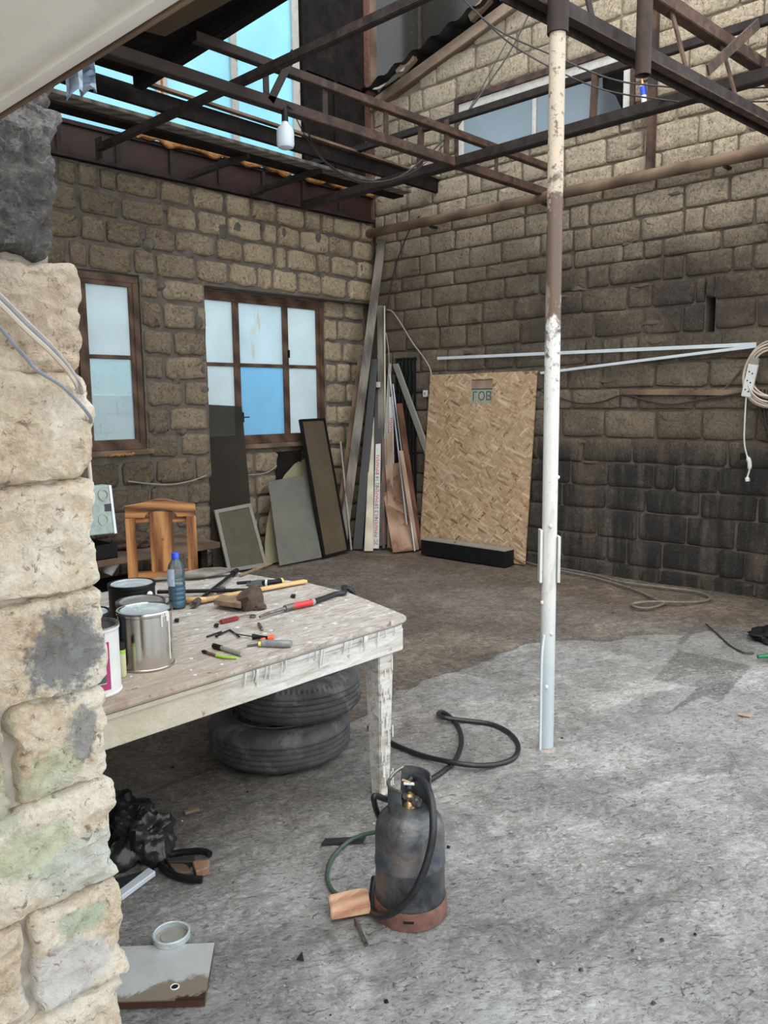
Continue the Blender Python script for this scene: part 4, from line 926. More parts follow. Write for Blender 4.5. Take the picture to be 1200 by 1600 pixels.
lean('scrap_board', 'short dark scrap board standing on end below the three-sash window', 'board', (434, 868), (470, 863), (471, 703), (432, 706), 1, YL+.150, .02, 'black_soot')
G = 'boards and profiles stacked in the corner'
lean('long_plank', 'longest grey weathered plank, reaching up almost to the fascia in the corner', 'board', (527, 858), (541, 858), (603, 376), (590, 375), 0, XR-.085, .03, 'grey_wood', G)
lean('thin_batten', 'thin brown batten just left of the longest grey plank', 'board', (519, 857), (527, 857), (567, 555), (560, 555), 1, YL-.03, .02, 'old_wood', G)
lean('moulding', 'pale brown tall moulding, second tallest piece in the corner stack', 'moulding', (592, 852), (601, 852), (601, 477), (589, 477), 0, XR-.06, .02, 'grey_wood', G)
lean('moulding_fillet', 'narrow pale fillet beside the tall moulding in the corner', 'moulding', (601, 851), (604, 851), (602, 478), (599.6, 478), 0, XR-.05, .02, 'cream_board', G)
lean('dark_profile', 'long charcoal profile, the wider of two, right of the longest plank', 'profile', (551, 858), (566, 858), (591, 561), (580, 561), 1, YL-.10, .035, 'charcoal', G)
lean('dark_profile', 'shorter charcoal profile with a white cap, above the lettered strip', 'profile', (581, 855), (591, 855), (596, 602), (586, 600), 0, XR-.13, .03, 'charcoal', G)
tag(build('profile_cap', MB().box(on(590, 601, 0, XR-.16), (.04, .05, .06)), M['white_pl'], loc=on(590, 601, 0, XR-.16)), 'small white end cap on the shorter charcoal profile', 'cap')
lean('cream_board', 'tapering cream-coloured board left of the red-lettered strip', 'board', (569, 861), (583, 861), (584.5, 652), (579, 652), 1, YL-.14, .02, 'cream_board', G)
def lettered(label, BL, BR, TR, TL, v, words, mat2, size, ax=0):
    a, b, c, n = lplane(BL, BR, TL, ax, v); d = onp(*TR, a, n); th = thing('lettered_strip', label, 'strip', a, G)
    build('strip_body', away(MB(), [a, b, d, c], .02, n), M['white_pl'], th)
    up = ((c+d)/2-(a+b)/2); L_ = up.length; u = up.normalized()
    for k, (w, f) in enumerate(words): text('lettering', w, size, frame_m((a+b)/2+up*f+n*.002, u, -(b-a)), M[mat2[k % len(mat2)]], th)
    return th
lettered('white strip with red lettering standing on end in the corner', (583, 857), (592, 857), (595, 693), (587, 694), XR-.26, [('PIMAPEN', .20), ('PIMAPEN', .50), ('PIMAPEN', .80), ('01.3 55', .35), ('02 14 5', .65), ('2C', .06)], ['red_ink', 'red_ink', 'red_ink', 'dark_ink', 'dark_ink', 'dark_ink'], .055)
lettered('white strip with dark and red lettering behind the pinkish boards', (608, 852), (618, 852), (614, 620), (608, 620), XR-.12, [('PIMAPEN', .62), ('PIMAPEN', .80), ('TSE 1401', .48)], ['dark_ink', 'red_ink', 'dark_ink'], .05)
lean('grey_profile', 'light grey profile tilted behind the white lettered strips', 'profile', (589, 853), (599, 853), (612, 568), (607, 567), 0, XR-.07, .02, 'grey_alu', G)
lean('reddish_batten', 'narrow reddish batten between lettered strip and stained offcut', 'board', (597, 857), (602, 857), (601, 683), (597, 683), 0, XR-.20, .02, 'dark_red_wood', G)
lean('pinkish_board', 'narrow pinkish board rising behind the upper stained offcut', 'board', (605, 856), (616, 856), (613, 671), (604, 679), 0, XR-.18, .02, 'pink_board', G)
lean('stained_offcut', 'brown-stained plywood offcut, the taller one standing behind', 'board', (610, 858), (648, 856), (628, 722), (602, 726), 0, XR-.24, .015, 'ply_stained', G)
lean('stained_offcut', 'brown-stained plywood offcut, the shorter one in front', 'board', (614, 863), (654, 859), (636, 764), (598, 765), 0, XR-.29, .015, 'ply_stained', G)
lean('grey_pink_strip', 'grey-pink strip leaning against the stained offcuts', 'board', (648, 860), (655, 859), (630, 704), (624, 704), 0, XR-.30, .015, 'pink_board', G)
lean('mahogany_board', 'dark red-brown board leaning beside the stained offcuts', 'board', (653, 858), (660, 857), (629, 630), (620, 631), 0, XR-.22, .02, 'dark_red_wood', G)
p0, p1 = on(613, 569, 0, XR-.15), on(621, 568, 0, XR-.15); q0, q1 = on(700, 812, 0, XR-.03), on(710, 811, 0, XR-.03); nn_ = (p1-p0).cross(q0-p0).normalized()
if nn_.dot(EYE-p0) < 0: nn_.negate()
tag(build('slanted_board', away(MB(), [q0, q1, p1, p0], .02, nn_), M['grey_alu'], loc=q0, bev=.002), 'grey-green board slanting down to the right behind the OSB sheet', 'board', G)
def rod(name, label, a, b, r, mat, cat='rod', grp=G): return tag(build(name, MB().cyl(a, b, r, 10), M[mat], loc=a, smooth=True), label, cat, grp)
rod('thin_stick', 'thin pale stick leaning right of the tall brown glass panel', fl(549, 859, .01), on(532, 690, 1, YL-.02), .011, 'pale_wire')
rod('metal_tube', 'thin bright metal tube inside the corner stack, longer one', fl(640, 857, .01), on(609, 585, 0, XR-.10), .010, 'rail')
rod('metal_tube', 'thin bright metal tube beside the mahogany board, shorter one', fl(648, 861, .01), on(614, 600, 0, XR-.12), .007, 'rail')
t_ = thing('black_rack', 'black slatted rack standing against the right wall near the corner', 'rack', (XR-.08, 6.0, 0), G)
ya, yb = on(620, 560, 0, XR-.07).y, on(648, 558, 0, XR-.07).y; zt = on(634, 559, 0, XR-.07).z
for i in range(6): yy = ya+(yb-ya)*i/5; build('slat', MB().bb(XR-.085, XR-.065, yy-.012, yy+.012, .01, zt), M['black'], t_)
for zz in (zt-.02, zt*.5, .06): build('rail', MB().bb(XR-.066, XR-.05, yb-.01, ya+.01, zz-.015, zz+.015), M['black'], t_)
# OSB sheet with a cut-out showing hand lettering
bx, tx = 6.56, 6.685; P_ = lambda s, t_: Vector((bx+(tx-bx)*t_, 5.72+(4.36-5.72)*s+(-.06+.03*s)*t_, .006+1.875*t_))
n = (P_(1, 0)-P_(0, 0)).cross(P_(0, 1)-P_(0, 0)).normalized()
if n.dot(EYE-P_(0, 0)) < 0: n.negate()
def st_of(px, py):
    q = onp(px, py, P_(0, 0), n); t = (q.z-.006)/1.875; s = (q.y-5.72+.06*t)/((4.36-5.72)+.03*t); return s, t
osb = thing('osb_sheet', 'large OSB sheet leaning on the dark wall behind the steel post', 'board', P_(.5, 0))
s0, t1 = st_of(736, 593); s1, t0 = st_of(768, 631); hole = [(s0, t0), (s1, t0), (s1, t1), (s0, t1)]; vs = []; fs = []
corners = [(0, 0), (1, 0), (1, 1), (0, 1)]
for (s, t) in corners+hole: vs.append(P_(s, t))
for (s, t) in corners+hole: vs.append(P_(s, t)-n*.018)
for i in range(4):
    j = (i+1) % 4; fs += [(i, j, j+4, i+4), (i+8, i+12, j+12, j+8), (i, i+8, j+8, j), (i+4, j+4, j+12, i+12)]
build('panel', MB().add(vs, fs), M['osb'], osb)
build('backing_patch', away(MB(), [P_(s0-.03, t0-.02)-n*.020, P_(s1+.03, t0-.02)-n*.020, P_(s1+.03, t1+.02)-n*.020, P_(s0-.03, t1+.02)-n*.020], .008, n), M['pink_board'], osb)
tm = t0+(t1-t0)*.60
build('pale_patch', away(MB(), [P_(s0, t0)-n*.017, P_(s1, t0)-n*.017, P_(s1, tm)-n*.017, P_(s0, tm)-n*.017], .003, n), M['cream_grey'], osb)
text('lettering', 'ГОВ', .125, frame_m(P_((s0+s1)/2, (t0+tm)/2)-n*.0165, P_(1, 0)-P_(0, 0), P_(0, 1)-P_(0, 0)), M['teal_ink'], osb)
build('marker_line', away(MB(), [P_(s0, tm-.002)-n*.0155, P_(s1, tm-.002)-n*.0155, P_(s1, tm+.004)-n*.0155, P_(s0, tm+.004)-n*.0155], .002, n), M['teal_ink'], osb)
t_ = thing('black_box', 'long low black box with a grey top standing in front of the OSB sheet', 'box', (6.42, 4.97, 0))
build('box_body', MB().bb(6.345, 6.50, 4.44, 5.51, .003, .158), M['black'], t_, bev=.003); build('top_board', MB().bb(6.34, 6.505, 4.435, 5.515, .158, .168), M['grey_alu'], t_, bev=.002)
build('knob', MB().lathe([(0, .168), (.012, .168), (.014, .18), (0, .186)], 12, (6.38, 5.08, 0)), M['brass'], t_, True)
# ------------------------------------------------------------------ things on the right wall
def wr(px, py, off=.05): return on(px, py, 0, XR-off)
tag(build('wall_rail', MB().beam(wr(684, 560), wr(1182, 538), .022, .030), M['rail'], loc=wr(684, 560), bev=.002), 'upper pale metal rail fixed along the right wall, the longer one', 'rail')
tag(build('wall_rail', MB().beam(wr(845, 583), wr(1182, 541), .022, .024), M['rail'], loc=wr(845, 583), bev=.002), 'lower pale metal rail converging on the longer rail towards the cable coil', 'rail')
t_ = thing('cable_coil', 'big coil of beige cable hanging on the right wall at the frame edge', 'cable coil', wr(1200, 528, .05)); cc = wr(1207, 583, .10); rc = random.Random(4)
for i in range(9):
    R_ = rc.uniform(.165, .235); ph = rc.uniform(0, .6); oy, oz = rc.uniform(-.02, .02), rc.uniform(-.03, .02); k = 26
    pts = [cc+Vector((.010*i-.05+.012*math.sin(3*a+ph), oy+R_*.92*math.cos(a), oz+(R_*1.08)*math.sin(a))) for a in [2*PI*j/k for j in range(k+1)]]
    build('cable_loop', MB().tube(pts, .0075, 6, 2, False), M['beige_cable'], t_, True)
build('hook', MB().tube([cc+Vector((.12, 0, .20)), cc+Vector((-.06, 0, .20)), cc+Vector((-.08, 0, .25))], .007, 6), M['iron'], t_, True)
mb = MB()
t2 = thing('black_cables', 'black cables hanging in loops under the beige coil', 'cable coil', cc)
for i in range(5):
    y0_, y1_ = cc.y+.10-.03*i, cc.y-.20+.03*i; zz = cc.z-.42-.05*i
    build('cable_loop', MB().tube([(cc.x+.05, y0_, cc.z-.12), (cc.x+.05, y0_-.01, cc.z-.3), (cc.x+.045, (y0_+y1_)/2+.05, zz), (cc.x+.05, y1_, zz+.08), (cc.x+.05, y1_-.02, cc.z-.1)], .0085, 6, 6), M['wire'], t2, True)
t_ = thing('extension_socket', 'white extension socket strip hanging with its cord from the cable coil', 'extension cord', wr(1172, 618, .13))
a, b = wr(1178, 568, .16), wr(1166, 620, .14); d_ = (a-b).normalized()
build('socket_body', MB().beam(b, a, .075, .035, (-1, 0, 0)), M['white_pl'], t_, bev=.006)
build('socket_head', MB().beam(a-d_*.02, a+d_*.045, .070, .034, (-1, 0, 0)), M['grey_alu'], t_, bev=.006)
for k in range(3):
    p = b+d_*(.05+.07*k)
    for sg in (-1, 1): build('socket_hole', MB().lathe([(0, 0), (.006, 0), (.006, .002), (0, .002)], 8, p+Vector((-.0195, sg*.012, sg*.008)), Matrix.Rotation(-PI/2, 3, 'Y')), M['black'], t_)
build('cord', MB().tube([b, wr(1164, 650, .12), wr(1163, 690, .11), wr(1167, 712, .10)], .006, 8, 6), M['white_pl'], t_, True)
build('clip', MB().box(wr(1161, 713, .10), (.03, .04, .05)), M['black'], t_, bev=.004)
build('plug', MB().tube([wr(1167, 712, .10), wr(1171, 722, .10), wr(1171, 734, .10), wr(1168, 745, .10), wr(1168, 752, .10)], lambda t: .017 if .08 < t < .45 else (.007 if t < .8 else .018), 10, 4), M['white_pl'], t_, True)
tag(build('wall_lath', MB().beam(wr(975, 613, .025), wr(1230, 614, .025), .03, .045), M['old_wood'], loc=wr(975, 613, .025), bev=.003), 'thin brown lath fixed flat on the dark part of the right wall', 'lath')
tag(build('leaning_stick', MB().cyl(wr(1158, 578, .03), wr(1133, 607, .03), .008, 8), M['old_wood'], loc=wr(1133, 607, .03)), 'short stick wedged slantwise above the brown lath', 'stick')
cab('wall_cable', 'thin dark cable drooping along the wall under the brown lath', [wr(866, 619, .03), wr(905, 630, .03), wr(940, 628, .03), wr(975, 617, .03), wr(1010, 626, .03), wr(1050, 632, .03), wr(1100, 624, .03), wr(1170, 612, .05)], .008)
cab('wall_wire', 'pale wire curving down the wall from the corner to the OSB sheet', [wr(605, 484, .05), wr(614, 488, .05), wr(628, 508, .04), wr(645, 536, .04), wr(660, 556, .04), wr(671, 574, .04), wr(674, 586, .05)], .008, 'pale_wire')
cab('wall_wire', 'short pale wire looped down beside the tall moulding', [on(603, 520, 0, XR-.05), on(607, 545, 0, XR-.06), on(608, 570, 0, XR-.07)], .006, 'pale_wire')
cab('corner_cable', 'dark thin cable running down the corner from the pipe', [wr(655, 338, .06), wr(640, 360, .03), wr(625, 395, .03), wr(612, 440, .03), wr(600, 520, .03)], .006)
cab('sill_wire', 'pale wire running along the left wall under the narrow window', [on(200, 752, 1, YL-.03), on(235, 756, 1, YL-.03), on(268, 757, 1, YL-.03), on(300, 751, 1, YL-.03), on(322, 743, 1, YL-.03)], .008, 'pale_wire')
cab('sill_wire', 'pale wire on the recessed wall between tinted glass and arched glass', [on(388, 742, 1, YL+.12), on(405, 741, 1, YL+.12), on(420, 737, 1, YL+.12), on(432, 728, 1, YL+.12)], .008, 'pale_wire')
t_ = thing('wall_socket', 'small white wall socket left of the OSB sheet', 'socket', wr(665, 615, .02)); p = wr(665, 615, .02)
build('plate', MB().box(p, (.03, .062, .072)), M['white_pl'], t_, bev=.006); build('button', MB().box(p+Vector((-.017, 0, 0)), (.006, .022, .03)), M['grey_alu'], t_, bev=.002)
# cable lying on the floor by the right wall
cab('floor_cable', 'grey cable looping on the floor along the right wall', [fl(820, 878, .012), fl(872, 891, .012), fl(930, 903, .012), fl(990, 921, .012), fl(1025, 936, .012), fl(1038, 942, .014), fl(1015, 950, .012), fl(992, 948, .012), fl(990, 943, .012), fl(1020, 940, .03), fl(1075, 941, .012), fl(1104, 938, .012), fl(1108, 932, .012), fl(1085, 924, .012), fl(1030, 917, .012), fl(970, 909, .012), fl(925, 897, .012), fl(875, 888, .012)], .010, 'floor_wire')
cab('ground_wire', 'thin dark wire on the floor ending at the green bottle', [fl(1103, 975, .006), fl(1120, 990, .006), fl(1140, 1008, .006), fl(1160, 1019, .006), fl(1178, 1020, .006)], .006)
t_ = thing('green_bottle', 'green glass bottle lying on the floor at the right edge', 'bottle', fl(1192, 1028)); q = fl(1184, 1026, .036); ax_ = Vector((.80, -.60, 0)).normalized()
Rb = Matrix((Vector((-ax_.y, ax_.x, 0)), Vector((0, 0, 1)), ax_)).transposed()
build('body', MB().lathe([(0, .0), (.012, .0), (.013, .06), (.033, .11), (.034, .26), (.03, .27), (0, .27)], 20, q, Rb), NT('green_glass').fin((.01, .16, .06), .08, None, 0, Alpha=.8), t_, True)
# dark cloth heap next to it
def blob(name, label, cat, c, rx, ry, rz, mat, seed, amp=.3, n=20, k=2.2, smooth=True):
    vs = []; fs = []
    for i in range(n+1):
        th = PI*i/n
        for j in range(2*n):
            ph = PI*j/n; d = Vector((math.sin(th)*math.cos(ph), math.sin(th)*math.sin(ph), math.cos(th)))
            w = 1+amp*(mnoise.noise(d*k+Vector((seed, 0, 0)))*1.1+(.3-abs(mnoise.noise(d*k*1.9+Vector((0, seed, 0)))))*.55+.12*mnoise.noise(d*k*5+Vector((0, 0, seed))))
            p = Vector((d.x*rx*w, d.y*ry*w, max(d.z*rz*w, -rz*.55))); vs.append(Vector(c)+p+Vector((0, 0, rz*.55)))
    for i in range(n):
        for j in range(2*n): a = i*2*n+j; b = i*2*n+(j+1) % (2*n); fs.append((a, b, b+2*n, a+2*n))
    return tag(build(name, MB().add(vs, fs), M[mat], loc=c, smooth=smooth), label, cat)
blob('dark_cloth', 'dark blue-black cloth heap behind the green bottle at the right edge', 'cloth', fl(1212, 1000), .16, .16, .05, 'black', 3.1)
# ------------------------------------------------------------------ chair
a_ = math.radians(-33); ch = thing('wooden_chair', 'varnished pine chair with arched top rail and splat, behind the table', 'chair', (2.725, 4.57, 0)); ch.rotation_euler = (0, 0, a_)
def cbox(name, x0, x1, y0, y1, z0, z1, mat='chair_wood', bev=.006): return build(name, MB().bb(x0, x1, y0, y1, z0, z1), M[mat], ch, world=False, bev=bev)
for s in (-1, 1):
    o = build('back_leg', MB().beam((s*.183, .05, .003), (s*.188, 0, .45), .045, .04, (0, 1, 0)).beam((s*.188, 0, .45), (s*.188, .0, .905), .032, .062, (1, 0, 0)), M['chair_wood'], ch, world=False, bev=.004)
    cbox('front_leg', s*.185-.022, s*.185+.022, -.42, -.376, .003, .44)
    cbox('side_rail', s*.185-.012, s*.185+.012, -.38, -.02, .38, .44, 'chair_rail')
cbox('seat', -.215, .215, -.43, .02, .44, .465, 'chair_rail'); cbox('front_rail', -.17, .17, -.41, -.385, .38, .44, 'chair_rail')
ol = [(-.218, .885), (-.218, .965), (-.10, .985), (-.03, 1.003), (.03, 1.003), (.10, .985), (.218, .965), (.218, .885)]
ol += [(.10*math.cos(t)*1.0, .885+.050*math.sin(t)) for t in [PI*i/10 for i in range(11)]]
Rx = Matrix.Rotation(PI/2, 3, 'X'); mb = MB().prism(ol, .034, Rx, (0, .017, 0)); build('top_rail', mb, M['chair_rail'], ch, world=False, bev=.003)
cbox('splat', -.072, .072, -.010, .010, .50, .925); cbox('back_rail', -.17, .17, .012, .030, .845, .885, 'chair_rail'); cbox('lower_rail', -.17, .17, -.012, .012, .49, .54, 'chair_rail')
# low bench with clutter in the dark corner behind the table
t_ = thing('low_bench', 'dark brown low bench against the left wall behind the chair', 'bench', (2.3, 5.9, 0))
build('bench_top', MB().bb(1.2, 3.9, 5.62, 6.30, .40, .45), M['old_wood'], t_, bev=.005)
for x_ in (1.3, 3.75):
    for y_ in (5.68, 6.2): build('leg', MB().bb(x_, x_+.06, y_, y_+.06, .003, .40), M['black_soot'], t_)
build('bench_shelf', MB().bb(1.3, 3.8, 5.7, 6.22, .15, .18), M['black_soot'], t_)
def tray(): pass
t_ = thing('black_tub', 'open black plastic tub on the bench, behind the paint cans', 'tub', (2.55, 5.8, .45)); mb = MB()
for q in ((2.2, 2.98, 5.64, 5.66), (2.2, 2.98, 6.04, 6.06), (2.2, 2.22, 5.66, 6.04), (2.96, 2.98, 5.66, 6.04)): mb.bb(*q, .452, .56)
mb.bb(2.2, 2.98, 5.64, 6.06, .451, .458); build('tub_wall', mb, M['black'], t_)
tag(build('paper_cup', MB().lathe([(0, 0), (.04, 0), (.06, .12), (.056, .12), (.038, .006), (0, .006)], 18, on(167, 893, 1, 5.75)+Vector((0, 0, -.02)), Matrix.Rotation(.5, 3, 'Y')), M['white_pl'], loc=on(167, 893, 1, 5.75), smooth=True), 'pale paper cup lying in the black tub', 'cup')
blob('brown_sack', 'brown crumpled sack piled on the bench beside the tub', 'sack', (3.25, 5.95, .452), .18, .14, .09, 'brown_cloth', 8.2)
# switch box on the inner edge of the pier, its conduit, and the cables round the pier
t_ = thing('meter_box', 'pale grey-green meter box with round dials on the pier inner edge', 'meter box', (.79, 1.63, 1.38))
mc = [on(146, 757, 1, 1.60), on(173, 758, 1, 1.63), on(182, 833, 1, 1.63), on(148, 833, 1, 1.60)]; mc[0].x -= .17; mc[3].x -= .17
n = (mc[1]-mc[0]).cross(mc[3]-mc[0]).normalized()
if n.dot(EYE-mc[0]) < 0: n.negate()
build('housing', away(MB(), [mc[0], mc[1], mc[2], mc[3]], .03, n), M['meter'], t_, bev=.002)
ux = (mc[1]-mc[0]).normalized(); uy = (mc[1]-mc[2]).normalized()
build('side_trim', away(MB(), [mc[1]-ux*.006+n*.002, mc[1]+n*.002, mc[2]+n*.002, mc[2]-ux*.006+n*.002], .034, n), M['rail'], t_)
mr = Matrix((ux, uy, ux.cross(uy))).transposed()
for py in (773, 812): build('dial', MB().lathe([(.010, 0), (.013, .0), (.013, .002), (.010, .002)], 20, onp(161, py, mc[1], n)+n*.0005, mr, close=True), M['grey_alu'], t_, True)
build('display', MB().box(onp(168, 793, mc[1], n)+n*.001, (.016, .002, .016)), M['charcoal'], t_)
t_ = thing('conduit_pipe', 'beige conduit pipe dropping behind the pier to the meter box', 'conduit', on(139, 700, 1, 1.62))
build('conduit', MB().tube([on(128, 640, 1, 1.62), on(134, 690, 1, 1.62), on(139, 725, 1, 1.62), on(142, 760, 1, 1.615)], .0045, 10, 4), M['beige_cable'], t_, True)
for i, (mat, off, lab) in enumerate((('grey_wire', 0, 'slate grey cable round the pier edge, middle of three'), ('pale_wire', -5, 'pale grey cable round the pier edge, uppermost of three'), ('beige_cable', 7, 'beige cable round the pier edge, outermost at the corner'))):
    cab('pier_cable', lab, [on(-30, 440+off, 1, 1.25), on(0, 467+off, 1, 1.255), on(40, 507+off, 1, 1.26), on(80, 545+off*.8, 1, 1.265), on(108, 578+off*.5, 1, 1.27), on(124-off*.3, 606, 1, 1.28), on(131+off*.2, 640, 1, 1.40), on(132, 668, 1, 1.62)], .0042, mat)
cab('pier_cable', 'thin grey cable crossing the second pale pier stone and hooking at its edge', [on(-30, 480, 1, 1.25), on(0, 512, 1, 1.255), on(35, 553, 1, 1.262), on(60, 580, 1, 1.265), on(95, 602, 1, 1.265), on(122, 628, 1, 1.27), on(140, 650, 1, 1.28), on(142, 660, 1, 1.30), on(136, 668, 1, 1.36)], .0028, 'grey_wire')
# ------------------------------------------------------------------ table
tbl = thing('work_table', 'large old work table in flaking white paint, cluttered with tools', 'table', (1.4, 2.8, 0))
ol = [(.50, 2.095), (2.315, 2.100), (2.343, 2.112), (2.356, 2.14), (2.40, 2.30), (2.468, 2.56), (2.482, 2.87), (2.44, 3.03), (2.40, 3.43), (.50, 3.46)]
mb = MB().prism(ol, .022, None, (0, 0, .728)); build('tabletop', mb, M['table_top'], tbl, bev=.005)
inn = [(x-(.012 if x > 1 else -.012), y+(.012 if y < 2.7 else -.012)) for x, y in ol]
build('moulding', MB().prism(inn, .030, None, (0, 0, .697)), M['table_paint'], tbl, bev=.008)
build('apron', MB().bb(.54, 2.325, 2.118, 2.140, .612, .70), M['table_paint'], tbl, bev=.003)
build('apron', MB().bb(.54, 2.34, 3.38, 3.402, .612, .70), M['table_paint'], tbl, bev=.003)
build('apron', MB().beam((2.325, 2.125, .656), (2.37, 3.39, .656), .022, .088), M['table_paint'], tbl, bev=.003)
build('apron', MB().bb(.54, .562, 2.14, 3.38, .612, .70), M['table_paint'], tbl, bev=.003)
for x_, y_ in ((2.255, 2.185), (2.30, 3.33), (.60, 2.185), (.60, 3.33)):
    mb = MB(); vs = []
    for w, z in ((.027, .002), (.041, .55), (.041, .69)): vs += [(x_-w, y_-w, z), (x_+w, y_-w, z), (x_+w, y_+w, z), (x_-w, y_+w, z)]
    fs = [(3, 2, 1, 0), (8, 9, 10, 11)]+[(4*k+i, 4*k+(i+1) % 4, 4*k+4+(i+1) % 4, 4*k+4+i) for k in range(2) for i in range(4)]
    build('leg', mb.add(vs, fs), M['table_paint'], tbl, bev=.004)
mb = MB(); rd = random.Random(9)
for i in range(26):
    x_ = 1.5+.83*rd.random()**.6; L_ = rd.uniform(.005, .045); w_ = rd.uniform(.0015, .0035)
    mb.tube([(x_, 2.104, .722), (x_+rd.uniform(-.002, .002), 2.106, .70), (x_, 2.1165, .695-L_)], w_, 6, 3)
for i in range(30):
    s_ = rd.random(); q = Vector((2.24+rd.uniform(-.02, .05), 2.143, rd.uniform(.1, .6))); mb.tube([q, q-Vector((0, 0, rd.uniform(.02, .07)))], .003, 5, 1)
o = build('paint_drips', mb, M['white_pl'], tbl, True); o['kind'] = 'stuff'
mb = MB()
for i in range(90):
    x_, y_ = rd.uniform(1.1, 2.4), rd.uniform(2.12, 3.3); r_ = rd.uniform(.003, .012)
    mb.lathe([(r_, 0), (r_*.6, .0016), (0, .002)], 6, (x_, y_, .7505))
o = build('paint_flecks', mb, M['white_pl'], tbl, True); o['kind'] = 'stuff'
Z0 = TB+.0012
def can(label, c, r, h, bmat, lmat, handle=False, open_=False, rim='iron'):
    t_ = thing('paint_can', label, 'paint can', (c[0], c[1], Z0), 'paint cans on the table corner'); cc = (c[0], c[1], Z0)
    build('can_body', MB().lathe([(0, .001), (r-.002, 0), (r, .003), (r, .006), (r-.003, .008), (r-.003, h-.014), (r, h-.011), (r+.0005, h-.004), (r-.002, h-.001)], 48, cc), bmat if not isinstance(bmat, str) else M[bmat], t_, True)
    build('rim', MB().lathe([(r-.002, h-.004), (r+.001, h-.002), (r, h+.002), (r-.006, h+.002), (r-.010, h-.004)], 48, cc), M[rim], t_, True)
    if not open_: build('lid', MB().lathe([(r-.009, h-.004), (r-.012, h+.001), (r-.016, h-.002), (r-.022, h-.004), (.02, h-.003), (0, h-.003)], 48, cc), M[lmat], t_, True)
    else: build('inner_wall', MB().lathe([(r-.006, h-.002), (r-.008, h-.05), (r-.008, .01), (0, .01)], 40, cc), M['grey_lid'], t_, True)
    return t_
def solve(px, py, z): return on(px, py, 2, z)
t_ = can('black paint can with a pale dusty lid, farthest of the cans', (1.475, 2.70), .086, .195, 'black', 'tin_lid', rim='black')
q = solve(237, 920, TB+.185); build('paint_splash', MB().lathe([(0, 0), (.010, .002), (.012, .006), (.004, .010), (0, .011)], 9, (1.475+.02, 2.70-.086, TB+.165), Matrix.Rotation(PI/2, 3, 'X')), M['white_pl'], t_, True)
can('dark can with grey dusty lid, half hidden behind the silver can', (1.413, 2.53), .084, .168, 'charcoal', 'grey_lid')
t_ = can('shiny silver paint can with white drips, frontmost of the cans', (1.322, 2.345), .0885, .188, 'chrome', 'tin_lid', rim='chrome')
for dphi, L_, w_ in ((-.50, .045, .003), (-.42, .012, .003), (-.30, .012, .003), (-.22, .03, .004), (-.12, .16, .0022), (-.17, .02, .004), (.98, .02, .003)):
    ph = math.radians(-90)+.25-dphi if False else math.atan2(-2.345, -1.322)+(-dphi+.28)
    ph = math.atan2(-2.345, -1.322)+1.12+dphi
    x_, y_ = 1.322+.0868*math.cos(ph), 2.345+.0868*math.sin(ph)
    build('paint_drip', MB().tube([(x_, y_, Z0+.186), (x_, y_, Z0+.186-L_)], w_, 6, 1), M['white_pl'], t_, True)
can('dark blue-black can, mostly hidden behind the stone pier', (1.165, 2.44), .080, .190, 'blueblack', 'tin_lid', rim='black')
t_ = can('open tin with magenta and green label, beside the stone pier', (1.085, 2.235), .078, .205, 'white_pl', 'grey_lid', open_=True)
def wrap(name, a0, a1, z0, z1, mat, rr=.0764, c=(1.085, 2.235)):
    k = max(3, int((a1-a0)/.08)); vs = []; fs = []
    for i in range(k+1):
        a = a0+(a1-a0)*i/k
        for z in (z0, z1): vs.append((c[0]+rr*math.cos(a), c[1]+rr*math.sin(a), Z0+z))
    for i in range(k): fs.append((2*i, 2*i+2, 2*i+3, 2*i+1))
    mb = MB().add(vs, fs); return build(name, mb, M[mat], t_, True)
va = math.atan2(-2.235, -1.085)        # direction towards the viewer
wrap('label', va-1.3, va+.62, .022, .165, 'magenta', .0762)
wrap('label_top', va-1.3, va+.45, .165, .192, 'charcoal', .0762)
wrap('label_panel', va-1.2, va+.42, .045, .070, 'label_green', .0766); wrap('label_panel', va-1.2, va+.40, .074, .098, 'label_red', .0766); wrap('label_panel', va+.02, va+.38, .102, .124, 'label_blue', .0766)
for z in (.043, .072, .100, .125): wrap('label_line', va-1.2, va+.44, z-.0010, z+.0010, 'white_pl', .0769)
pd = Vector((math.cos(va+.25), math.sin(va+.25), 0)); Rm = Matrix((Vector((-pd.y, pd.x, 0)), Vector((0, 0, 1)), pd)).transposed()
build('label_disc', MB().lathe([(0, .001), (.017, .001), (.017, 0), (0, 0)], 24, Vector((1.085, 2.235, Z0+.162))+pd*.0772, Rm), M['magenta'], t_)
q = solve(203, 1054, TB); t_ = thing('glue_tube', 'pale tube with lime collar and dark cap leaning at the silver can', 'tube', q); q = Vector((1.207, 2.297, Z0))
build('body', MB().lathe([(0, .002), (.011, .0), (.013, .008), (.013, .078), (.0, .08)], 18, q), M['cream_paint'], t_, True)
build('collar', MB().lathe([(.0133, .076), (.0133, .088), (0, .088)], 18, q), M['lime'], t_, True); build('cap', MB().lathe([(.0125, .088), (.0115, .112), (0, .114)], 18, q), M['black'], t_, True)
